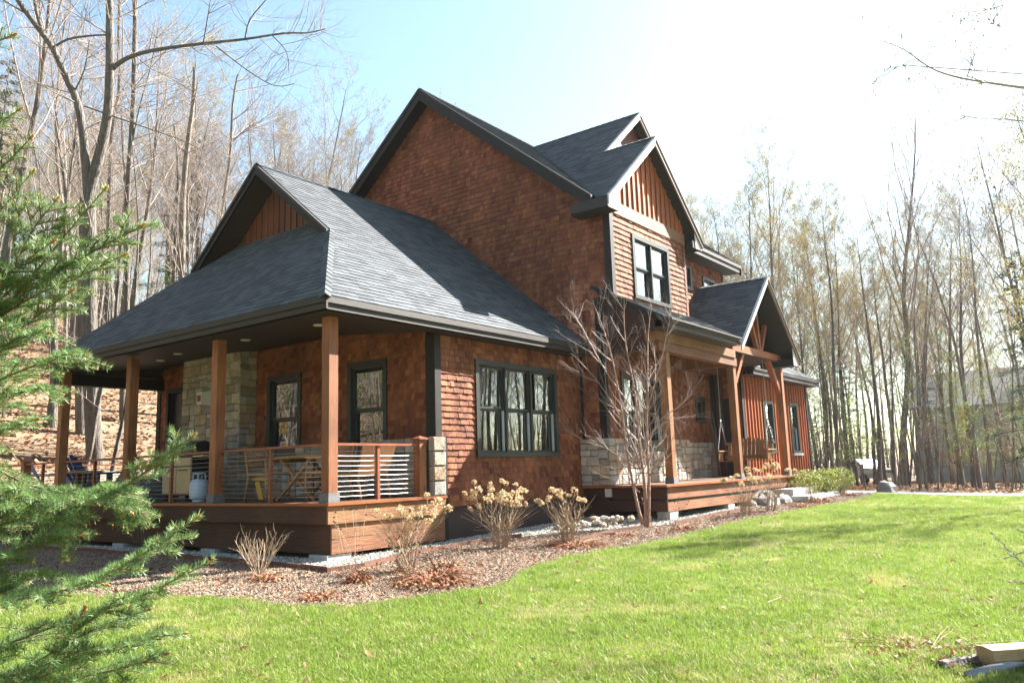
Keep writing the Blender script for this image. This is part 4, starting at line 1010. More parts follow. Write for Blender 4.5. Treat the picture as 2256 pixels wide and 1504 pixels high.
q.F += [(2*i, 2*i+1, 2*i+3, 2*i+2) for i in range(6)]+[tuple(range(0, 14, 2)), tuple(reversed(range(1, 14, 2)))]; child(t, 'hood', q, M['black'])
for a in (-.35, .45):
    for x in (.06, .46): q = MB(); q.lathe((x, a, 0), [(.035, 0), (.035, .09)], 8); child(t, 'caster', q, M['black'])
# grey resin storage box
t = thing('storage_box', 'grey resin storage box behind the second porch post from the left', 'storage box', (.35, 5.95, 0))
q = MB(); q.box(0, .5, -.3, .45, 0, .42); child(t, 'body', q, M['greybox']); q = MB(); q.box(-.02, .52, -.32, .47, .42, .47); child(t, 'lid', q, M['greybox'])
t = thing('bucket', 'small pale bucket in front of the grey storage box', 'bucket', (.25, 5.35, 0))
q = MB(); q.lathe((0, 0, 0), [(.085, 0), (.10, .22), (.105, .22), (.105, .24)], 14); child(t, 'body', q, M['white_box'], True)
q = MB(); q.tube([V3((.1*math.cos(a), 0, .2-.08*math.sin(a))) for a in np.linspace(0, math.pi, 9)], [.004]*9, 4); child(t, 'handle', q, M['cable'])
# adirondack chairs
def adirondack(m, label):
    t = thing('adirondack_chair', label, 'chair', group='adirondack chairs on the open deck')
    for k in range(5):
        y = -.25+k*.102; tp = .98-.05*abs(k-2)**1.5
        q = MB(); q.bar((-.0, y+.045, .32), (-.34, y+.045+(k-2)*.012, tp), .085, .018, (1, 0, .4)); child(t, 'back_slat', q, m)
    for k in range(5):
        q = MB(); x = .02+k*.1; q.box(x, x+.085, -.26, .26, .30+k*.022, .318+k*.022); child(t, 'seat_slat', q, m)
    for sy in (.31, -.31):
        q = MB(); q.box(-.28, .52, sy-.065, sy+.065, .56, .585); child(t, 'armrest', q, m)
        q = MB(); q.box(.42, .47, sy-.045, sy+.045, 0, .56); child(t, 'leg', q, m)
        q = MB(); q.bar((.5, sy*.88, .36), (-.42, sy*.88, .02), .025, .11); child(t, 'leg', q, m)
    return t
a0 = adirondack(M['navy'], 'navy adirondack chair with a fanned back, right beside the second porch post from the left')
a0.location = (1.1, 8.0, 0); a0.rotation_euler = (0, 0, R(170))
cp_tree(a0, (1.0, 9.3, 0), R(20), 'navy adirondack chair turned away, left of the slim rail post')
a1 = adirondack(M['lightblue'], 'pale blue adirondack chair in the sun at the left end of the deck'); a1.location = (1.6, 10.6, 0); a1.rotation_euler = (0, 0, R(-60))
cp_tree(a1, (.9, 10.9, 0), R(-20), 'shaded bluish adirondack chair, leftmost at the deck corner')
t = thing('side_table', 'low round table between the adirondack chairs', 'table', (.9, 9.0, 0))
q = MB(); q.lathe((0, 0, .60), [(.36, 0), (.36, .03)], 16); child(t, 'top', q, M['tan'])
for k in range(3): a = k*2.09; q = MB(); q.bar((.22*math.cos(a), .22*math.sin(a), 0), (.15*math.cos(a), .15*math.sin(a), .6), .04, .04); child(t, 'leg', q, M['teak'])
# porch swing hung by chains (back to +x, length along y)
t = thing('porch_swing', 'brown slatted porch swing hanging on chains under the entry gable', 'porch swing', (12.75, -.95, 0))
for k in range(11):
    y = -.60+k*.11; q = MB(); zt = .98-.0035*(k-5)**2*1.2+(.02 if k % 2 else 0); q.add(*prism([(.30, y, .44), (.30, y+.098, .44), (.44, y+.098, zt), (.44, y, zt)], (.018, 0, .0))); child(t, 'back_slat', q, M['teak'])
for k in range(5): q = MB(); x = -.16+k*.095; q.box(x, x+.08, -.62, .62, .40, .42); child(t, 'seat_slat', q, M['teak'])
q = MB(); q.bar((.325, -.64, .52), (.325, .64, .52), .03, .07); q.bar((.44, -.64, .86), (.44, .64, .86), .03, .06); child(t, 'back_rail', q, M['teak'])
for sy in (-.64, .64):
    q = MB(); q.box(-.20, .42, sy-.05, sy+.05, .66, .69); ar = child(t, 'armrest', q, M['teak'])
    for x in (-.14, -.04, .06): q = MB(); q.box(x, x+.03, sy-.02, sy+.02, .42, .66); child(t, 'arm_spindle', q, M['teak'])
    q = MB(); top = V3((.12, sy*.96, 2.95)); fork = V3((.12, sy*.98, 1.45))
    def chain(q, a, b, link=.05):
        n = max(2, int((b-a).length/link*1.25)); d = (b-a).normalized(); s1 = d.orthogonal().normalized(); s2 = d.cross(s1)
        for i in range(n):
            c = a+(b-a)*((i+.5)/n); s = s1 if i % 2 else s2; h = link*.42
            q.tube([c-d*h+s*.004, c-d*h*.6+s*.012, c+d*h*.6+s*.012, c+d*h+s*.0, c+d*h*.6-s*.012, c-d*h*.6-s*.012, c-d*h+s*.004], [.0045]*7, 4)
    chain(q, top, fork); chain(q, fork, V3((-.15, sy, .69))); chain(q, fork, V3((.42, sy, .84))); child(t, 'chain', q, M['chain'])
# bundle of bare branches in the alcove corner
t = thing('branch_bundle', 'bundle of tall bare branches leaning in the porch corner beside the door', 'branches', (13.3, .0, 0))
for k in range(7):
    q = MB(); a = rg.uniform(-.15, .12); q.tube([V3((a*.4, rg.uniform(-.06, .04), 0)), V3((a, rg.uniform(-.05, .05), .9)), V3((a+rg.uniform(-.1, .1), .1, 1.75))], [.018, .014, .005], 5); child(t, 'branch', q, M['bark'], True)

# ================================================================== GARDEN THINGS
def gp(x, y, dz=0): return V3((x, y, gz(x, y)+dz))
def edge_strip(pts, label):
    q = MB()
    for i in range(len(pts)-1):
        a, b = pts[i], pts[i+1]; n = max(1, int(math.dist(a, b)/.5))
        for k in range(n):
            p0 = (a[0]+(b[0]-a[0])*k/n, a[1]+(b[1]-a[1])*k/n); p1 = (a[0]+(b[0]-a[0])*(k+1)/n, a[1]+(b[1]-a[1])*(k+1)/n)
            z0 = rg.uniform(.025, .045); q.bar(gp(*p0, z0), gp(*p1, z0+rg.uniform(-.008, .008)), .012, .09)
    o = q.build('landscape_edging', M['edging']); tag(o, label, 'edging', 'metal bed edging')
edge_strip([(-.55, 9), (-.50, .95), (-.64, -.74), (-.1, -.82), (.93, -.68), (1.97, -.6), (2.95, -.68), (3.3, -.8)], 'rusty steel edging bending round the corner of the deck')
edge_strip([(3.4, -1.85), (4.5, -1.80), (5.35, -1.92)], 'rusty steel edging running up to the foot of the birch')
edge_strip([(6.1, -2.16), (7.0, -2.2), (7.9, -2.14), (9.5, -2.2)], 'rusty steel edging along the front porch gravel')
# birch clump: explicit stems, side branches grow upward
MINR = 0
def grow_branch(q, p, d, L, r, lvl, maxl, rngg, upw, wander, nch, ratio, ang, sides, tips, segs=4, r_end=.3, t0=.25):
    pts = [p.copy()]; d = d.normalized(); rad = [r]; sl = L/segs
    for i in range(segs):
        d = (d+V3((rngg.gauss(0, wander), rngg.gauss(0, wander), rngg.gauss(0, wander)+upw))).normalized()
        p = p+d*sl; pts.append(p.copy()); rad.append(r*(1-(1-r_end)*(i+1)/segs))
    q.tube(pts, rad, sides[min(lvl, len(sides)-1)])
    if lvl >= maxl: tips.append((pts[-1], d)); tips.append((pts[-2], d)); return
    n = nch[min(lvl, len(nch)-1)]
    for k in range(n):
        t = t0+(1-t0)*(k+rngg.random()*.8)/n; i = min(segs-1, int(t*segs)); f = t*segs-i
        b = pts[i].lerp(pts[i+1], f); dd = (pts[i+1]-pts[i]).normalized()
        o = dd.orthogonal().normalized(); o.rotate(Matrix.Rotation(rngg.uniform(0, 6.283), 3, dd))
        a = R(rngg.gauss(ang, 9)); nd = dd*math.cos(a)+o*math.sin(a)
        rr = max(MINR, (rad[i]+(rad[i+1]-rad[i])*f)*rngg.uniform(.45, .65))
        grow_branch(q, b, nd, L*ratio*rngg.uniform(.7, 1.2)*(1-.45*t), rr, lvl+1, maxl, rngg, upw, wander, nch, ratio, ang, sides, tips, max(3, segs-1), r_end, t0)
def limb(q, pts, r0, r1, sides=7):
    pts = [V3(p) for p in pts]; n = len(pts)
    sm_pts = []
    for i in range(n-1):
        p0 = pts[max(i-1, 0)]; p1 = pts[i]; p2 = pts[i+1]; p3 = pts[min(i+2, n-1)]
        for k in range(3):
            t = k/3; sm_pts.append(.5*((2*p1)+(p2-p0)*t+(2*p0-5*p1+4*p2-p3)*t*t+(3*p1-p0-3*p2+p3)*t**3))
    sm_pts.append(pts[-1]); m = len(sm_pts)
    rad = [r0+(r1-r0)*i/(m-1) for i in range(m)]; q.tube(sm_pts, rad, sides); return sm_pts, rad
rb = random.Random(21)
bb = gp(5.51, -1.83)
t = thing('river_birch', 'young multi-stemmed birch with peeling bark in the bed before the front porch', 'tree', bb)
PX = {}
tr = MB(); br = MB(); tips = []
# right vector and up in the picture plane of the tree
RV = V3((.606, -.795, 0)).normalized(); BV = V3((.795, .606, 0))
stems = [([(0, 0), (-.08, .35), (-.20, 1.1), (-.28, 1.9), (-.42, 2.6), (-.60, 3.25)], .040, .008),
         ([(.05, 0), (.06, .6), (.02, 1.2), (-.02, 1.9), (-.10, 2.7), (-.12, 3.3)], .045, .008),
         ([(.08, 0), (.13, .7), (.16, 1.4), (.20, 2.1), (.30, 2.8), (.42, 3.35)], .038, .007),
         ([(.02, .9), (-.22, 1.5), (-.62, 2.1), (-1.05, 2.55)], .020, .006),
         ([(.12, 1.2), (.42, 1.55), (.8, 1.75), (1.15, 2.15)], .018, .005),
         ([(-.06, .85), (-.5, 1.12), (-1.0, 1.32), (-1.32, 1.7)], .014, .004),
         ([(.0, 1.6), (-.5, 2.25), (-.85, 2.9), (-1.0, 3.2)], .017, .005),
         ([(.15, 1.6), (.42, 2.3), (.62, 2.9), (.7, 3.2)], .016, .005),
         ([(.13, .75), (.38, .95), (.62, 1.35)], .012, .004),
         ([(-.03, .5), (-.3, .72), (-.5, .9)], .008, .003)]
for pl, r0, r1 in stems:
    pts = [bb+RV*a*1.08+Z*b*1.24+BV*rb.uniform(-.25, .25)*(b/3) for a, b in pl]
    sp, rad = limb(tr if r0 > .03 else br, pts, r0*.85, r1*.6, 8 if r0 > .03 else 6)
    nn = int((pts[-1]-pts[0]).length*7)
    for k in range(nn):
        tt = rb.uniform(.25, 1); i = min(len(sp)-2, int(tt*(len(sp)-1)))
        dd = (sp[i+1]-sp[i]).normalized(); o = dd.orthogonal().normalized(); o.rotate(Matrix.Rotation(rb.uniform(0, 6.28), 3, dd))
        grow_branch(br, sp[i], dd*.75+o*.6, rb.uniform(.4, 1.0)*(1.15-.4*tt), rad[i]*.33+.0012, 0, 2, rb, .10, .07, [5, 3], .5, 38, [4, 3], tips, 4, .35)
tr.build('trunk', M['birch'], t, True); br.build('branches', M['birch_twig'], t, True)
q = MB()
for k in range(60):
    z = rb.uniform(.02, .55)*rb.random()*1.3; a = rb.uniform(0, 6.28); c = bb+RV*rb.choice((-.04, .06, .1))+Z*z; rr = rb.uniform(.035, .05)
    p0 = c+V3((math.cos(a)*rr, math.sin(a)*rr, 0)); tt = V3((-math.sin(a), math.cos(a), 0))*rb.uniform(.01, .025); cu = V3((math.cos(a), math.sin(a), 0))*rb.uniform(.005, .03)
    q.add([p0, p0+tt, p0+tt+cu+Z*.03, p0+cu+Z*.035], [(0, 1, 2, 3)])
q.build('peeling_bark', M['dryleaf'], t)
# hydrangeas with dried heads
def head_mesh(seed, s=.055):
    r = random.Random(seed); V = []; F = []
    for k in range(70):
        a = r.uniform(0, 6.283); z = r.uniform(-.5, 1); rr = math.sqrt(max(0, 1-z*z))*r.uniform(.6, 1.05)
        c = V3((rr*math.cos(a), rr*math.sin(a), z*.6))*s*r.choice((.75, 1, 1, 1.25)); u = V3((r.gauss(0, 1), r.gauss(0, 1), r.gauss(0, 1))).normalized(); v = u.orthogonal().normalized(); w_ = r.uniform(.010, .018); k0 = len(V)
        V += [tuple(c-u*w_), tuple(c-v*w_), tuple(c+u*w_), tuple(c+v*w_)]; F.append((k0, k0+1, k0+2, k0+3))
    return mesh('flower_head', V, F, M['hyd_flower'])
HM = [head_mesh(k, .05+.008*k) for k in range(4)]
def hydrangea(x, y, h, spread, nst, nheads, label, seed, lean=0, group='dried hydrangeas in the bed'):
    r = random.Random(seed); b = gp(x, y); t = thing('hydrangea', label, 'shrub', b, group=group)
    q = MB(); ends = []
    for k in range(nst):
        a = r.uniform(0, 6.283); rad = spread*math.sqrt(r.random()); hh = h*r.uniform(.65, 1)*(1-.25*(rad/spread)**2)
        e = b+V3((math.cos(a)*rad, math.sin(a)*rad, hh))+RV*lean*hh
        m1 = b.lerp(e, .45)+V3((r.gauss(0, .03), r.gauss(0, .03), h*.05))-V3((math.cos(a)*rad, math.sin(a)*rad, 0))*.12
        sp, rd = limb(q, [b+V3((math.cos(a), math.sin(a), 0))*r.uniform(.02, .12), b.lerp(m1, .5)+V3((math.cos(a), math.sin(a), 0))*.04, m1, e], .0048, .002, 4); ends.append((e, rad))
        tp = []
        for j in range(3):
            i = r.randrange(3, len(sp)-1); dd = (sp[i+1]-sp[i]).normalized(); o = dd.orthogonal(); o.rotate(Matrix.Rotation(r.uniform(0, 6.28), 3, dd))
            L = r.uniform(.12, .3)*h; p = sp[i]; e2 = p+(dd*.8+o*.6).normalized()*L+Z*L*.15; limb(q, [p, p.lerp(e2, .5)+V3((0, 0, -.01)), e2], .0035, .002, 3); ends.append((e2, rad))
    q.build('stems', M['hyd_stem'], t)
    r.shuffle(ends); ends = sorted(ends, key=lambda e: -e[0].z+r.uniform(0, .5)*h)[:nheads]
    for e, _ in ends:
        o = bpy.data.objects.new('flower_head', HM[r.randrange(4)]); COL.objects.link(o); o.parent = t; o.location = e-b; o.rotation_euler = (r.gauss(0, .5), r.gauss(0, .5), r.uniform(0, 6)); o.scale = [r.uniform(.7, 1.15)]*3
    return t
hydrangea(2.2, -1.25, .98, .62, 46, 30, 'widest dried hydrangea, full of tan flower heads, below the triple window', 31)
hydrangea(2.95, -1.93, .92, .52, 50, 11, 'dried hydrangea with few tan heads high up, left of the stone pile', 32)
hydrangea(-.05, -1.50, .95, .50, 36, 17, 'pale dried hydrangea in front of the sunlit deck corner', 33, .12)
hydrangea(8.3, -2.62, .95, .50, 34, 14, 'dried hydrangea with cream heads before the front porch edge', 34, .1)
hydrangea(9.5, -2.70, 1.0, .42, 28, 16, 'dried hydrangea with cream heads before the granite step', 35, .12)
def bush(name, x, y, h, sp, n, m, label, seed, cat='shrub', rr=.006):
    r = random.Random(seed); b = gp(x, y); t = thing(name, label, cat, b); q = MB(); tp = []
    for k in range(n):
        a = r.uniform(0, 6.283); o = V3((math.cos(a), math.sin(a), 0)); grow_branch(q, b+o*.02, (Z*1.0+o*r.uniform(.2, 1.1)*sp).normalized(), h*r.uniform(.7, 1.05), rr, 0, 2, r, .06, .09, [4, 3], .45, 34, [4, 3], tp, 5, .4, .35)
    q.build('stems', m, t); return t
bush('twiggy_shrub', -1.19, -.13, .55, .95, 26, M['hyd_stem'], 'bare rounded twiggy shrub in the bed left of the deck corner', 41)
bush('bare_shrub', 12.1, -2.75, .55, .8, 16, M['hyd_stem'], 'small bare shrub in the bed left of the green hedge', 42)
bush('bare_shrub', 14.3, -2.85, .55, .6, 14, M['hyd_stem'], 'small bare shrub at the far right tip of the bed', 43)
bush('bare_shrub', -.25, 4.4, .75, .6, 9, M['bark'], 'thin bare shrub against the shaded deck skirt behind the spruce', 44, rr=.004)
# thin seed stalks
def stalks(x, y, n, h, label, seed):
    r = random.Random(seed); b = gp(x, y); t = thing('coneflower_stalks', label, 'plant', b, group='dry seed stalks in the bed')
    q = MB(); s = MB()
    for k in range(n):
        e = b+V3((r.uniform(-.25, .25), r.uniform(-.2, .2), h*r.uniform(.6, 1))); b0 = b+V3((r.uniform(-.15, .15), r.uniform(-.12, .12), 0)); limb(q, [b0, b0.lerp(e, .5)+V3((r.gauss(0, .02), r.gauss(0, .02), 0)), e], .003, .0018, 3)
        s.lathe(e, [(.006, -.008), (.012, 0), (.008, .012)], 5)
    q.build('stems', M['hyd_stem'], t); s.build('seed_heads', M['black'], t)
stalks(-.62, -1.12, 11, .85, 'dry stalks with dark seed heads before the sunlit deck skirt', 51)
stalks(-.35, -1.9, 14, .5, 'dry stalks with dark seed heads above the brown leaf clumps', 52); stalks(-1.5, -1.3, 10, .25, 'low dry stalks with dark seed heads right of the twiggy shrub', 53); stalks(6.2, -2.15, 6, .5, 'dry stalks with pale tips right of the birch', 54)
# clumps of dead foliage
def leafclump(x, y, r0, h, n, label, seed):
    r = random.Random(seed); b = gp(x, y); q = MB()
    for k in range(n):
        a = r.uniform(0, 6.283); rad = r0*math.sqrt(r.random()); c = b+V3((math.cos(a)*rad, math.sin(a)*rad, h*r.random()*(1-rad/r0*.7)+.01)); s = r.uniform(.02, .05)
        u = V3((r.gauss(0, 1), r.gauss(0, 1), r.gauss(0, .6))).normalized(); v = u.orthogonal().normalized(); w_ = u.cross(v)
        q.add([c-u*s, c-v*s*.5+w_*s*.3, c+u*s, c+v*s*.5+w_*s*.25, c+w_*s*.5], [(0, 1, 4), (1, 2, 4), (2, 3, 4), (3, 0, 4)])
    for k in range(n//5):
        a = r.uniform(0, 6.28); e = b+V3((math.cos(a)*r0*1.5, math.sin(a)*r0*1.5, r.uniform(0, h*1.2))); q.tube([b+Z*.01, b.lerp(e, .5)+Z*h*.5, e], [.003, .003, .0015], 3)
    o = q.build('dead_foliage', M['dryleaf'], origin=b); tag(o, label, 'dead plant', 'clumps of dead brown foliage in the bed')
for i, (x, y, r0, h, n, lb) in enumerate([(-.92, -1.62, .16, .16, 150, 'rust brown dead foliage clump below the deck corner'), (-.62, -2.45, .42, .17, 420, 'largest brown dead foliage clump at the lawn edge'), (-.25, -2.3, .2, .25, 160, 'upright brown dead foliage beside the largest clump'),
        (2.85, -2.15, .42, .10, 260, 'flat brown dead foliage under the second hydrangea'), (5.48, -2.56, .2, .09, 120, 'low rusty dead foliage right of the birch'), (-1.8, -2.0, .2, .08, 120, 'dark dead foliage patch at the lower left lawn edge'),
        (-1.4, -.55, .2, .1, 110, 'brown dead leaves at the foot of the twiggy shrub'), (12.0, -2.95, .25, .14, 130, 'brown dead foliage left of the bed tip'), (14.2, -3.0, .2, .1, 80, 'small brown dead clump at the bed tip'), (10.6, -2.95, .25, .1, 90, 'yellowish dead foliage before the granite step'), (4.3, -2.1, .25, .05, 90, 'thin brown litter left of the birch')]):
    leafclump(x, y, r0, h, n, lb, 60+i)
# field stones
def rock(s, seed, flat=.6):
    r = random.Random(seed); V = []; F = []
    nl, nr = 5, 8
    for i in range(nl+1):
        ph = math.pi*i/nl
        for j in range(nr):
            th = 2*math.pi*j/nr; k = 1+.22*noise.noise(V3((math.cos(th)*1.3+seed, math.sin(th)*1.3, math.cos(ph)*1.7)))+r.uniform(-.06, .06)
            V.append((s*k*math.sin(ph)*math.cos(th), s*k*math.sin(ph)*math.sin(th)*.8, s*k*math.cos(ph)*flat))
    for i in range(nl):
        for j in range(nr): a = i*nr+j; b = i*nr+(j+1) % nr; F.append((a, a+nr, b+nr, b))
    return V, F
rr = random.Random(71); RM = [mesh('stone', *rock(1, k, .6), M['stone'], False) for k in range(5)]
t = thing('stone_pile', 'low heap of pale field stones on the gravel left of the birch', 'stone pile', gp(5.35, -1.12))
for k in range(46):
    a = rr.gauss(0, .42); b = rr.gauss(0, .13); lz = max(0, .14-abs(a)*.13)*rr.random()
    o = bpy.data.objects.new('stone', RM[k % 5]); COL.objects.link(o); o.parent = t; o.location = (a*.9, -b-a*.15, .045+lz); s = rr.uniform(.045, .10); o.scale = (s, s*rr.uniform(.7, 1), s*rr.uniform(.7, 1)); o.rotation_euler = (rr.uniform(-.3, .3), rr.uniform(-.3, .3), rr.uniform(0, 6))
def boulder(x, y, s, label, sc_=(1, 1, 1), seed=1, m='rock'):
    V, F = rock(s, seed, .75); V = [(a*sc_[0], b*sc_[1], c*sc_[2]) for a, b, c in V]; b = gp(x, y, s*.3*sc_[2])
    o = put('boulder', [V3(v)+b for v in V], F, M[m], smooth=False); tag(o, label, 'boulder')
boulder(10.9, -2.1, .38, 'dark rounded boulder beside the granite step', (1.3, .8, .9), 3); boulder(11.6, -2.25, .26, 'smaller brown boulder touching the granite step', (1.3, .8, .8), 5)
boulder(17.0, -3.3, .34, 'grey pointed rock at the start of the driveway', (1.2, 1, 1.0), 8); boulder(10.2, -2.0, .2, 'small dark boulder at the end of the skirt board', (1, .8, .8), 9)
t = thing('granite_steps', 'pale granite steps up to the front porch', 'steps', (12.7, -2.1, -.6))
for i, (x0, x1, y0, y1, z0, z1_) in enumerate([(12.2, 14.0, -2.30, -1.88, -.62, -.30), (12.0, 14.1, -2.70, -2.30, -.66, -.46)]):
    q = MB(); q.box(x0, x1, y0, y1, z0, z1_); q.build('step', M['granite'], t)
# clipped hedge
def foliage(q, c, rx, ry, rz, n, s, r, flat=.0):
    for k in range(n):
        v = V3((r.gauss(0, 1), r.gauss(0, 1), r.gauss(0, 1))).normalized()*(r.random()**.33); p = c+V3((v.x*rx, v.y*ry, v.z*rz))
        u = V3((r.gauss(0, 1), r.gauss(0, 1), r.gauss(0, 1))).normalized(); w_ = u.orthogonal().normalized(); ss = s*r.uniform(.6, 1.3)
        q.add([p-u*ss, p+w_*ss*.5, p+u*ss, p-w_*ss*.5], [(0, 1, 2, 3)])
r_ = random.Random(81)
for i, (x, y, lb) in enumerate([(13.75, -2.15, 'yellow green clipped evergreen shrub nearest the granite steps'), (14.6, -2.35, 'yellow green clipped evergreen shrub in the middle of the row'), (15.4, -2.5, 'yellow green clipped evergreen shrub at the driveway end of the row')]):
    t = thing('evergreen_shrub', lb, 'shrub', gp(x, y), group='evergreen shrubs by the driveway'); q = MB(); foliage(q, gp(x, y, .36), .55, .40, .34, 2300, .026, r_); q.build('foliage', M['hedge'], t)
    q = MB()
    for k in range(7): a = k*.9; q.tube([gp(x, y), gp(x, y)+V3((math.cos(a)*.3, math.sin(a)*.25, .4))], [.012, .005], 4)
    q.build('stems', M['bark'], t)
# split logs and pipes lower right
t = thing('split_log', 'pale split log lying at the lower right lawn corner', 'log', gp(-.75, -7.95))
A = V3((-1.02, -7.84, gz(-.9, -7.8)+.085)); B = A+V3((.75, -.80, .0)); dlog = (B-A).normalized(); sl = dlog.cross(Z).normalized()
prof = [(-.08, -.05), (.06, -.06), (.10, -.015), (.085, .05), (-.015, .06), (-.085, .05)]
V = [A+sl*a+Z*b for a, b in prof]+[A.lerp(B, .5)+sl*a*1.06+Z*b*1.03 for a, b in prof]+[B+sl*a*.95+Z*b for a, b in prof]; n = 6
put('log', V, [tuple(reversed(range(n)))]+[(k*n+i, k*n+(i+1) % n, (k+1)*n+(i+1) % n, (k+1)*n+i) for k in range(2) for i in range(n)]+[tuple(range(2*n, 3*n))], M['log'], t)
q = MB(); q.tube([gp(-1.35, -7.78, .03), gp(-.8, -8.1, .05), gp(-.2, -8.6, .06)], [.035]*3, 10, True); o = q.build('pipe', M['pipe'], smooth=True); tag(o, 'grey pipe lying under the split log', 'pipe')
q = MB(); q.tube([gp(-1.2, -7.6, .03), gp(-.7, -7.95, .04), gp(-.1, -8.4, .05)], [.04, .045, .04], 7, True); o = q.build('branch_piece', M['bark']); tag(o, 'dark round branch piece under the split log', 'branch')
leafclump(-.7, -7.45, .5, .04, 120, 'dry litter around the split log', 90)
q = MB(); q.tube([gp(.3, -5.9, .02), gp(.55, -5.95, .035)], [.006, .004], 4); o = q.build('fallen_twig', M['hyd_stem']); tag(o, 'short pale twig lying on the lawn', 'twig')

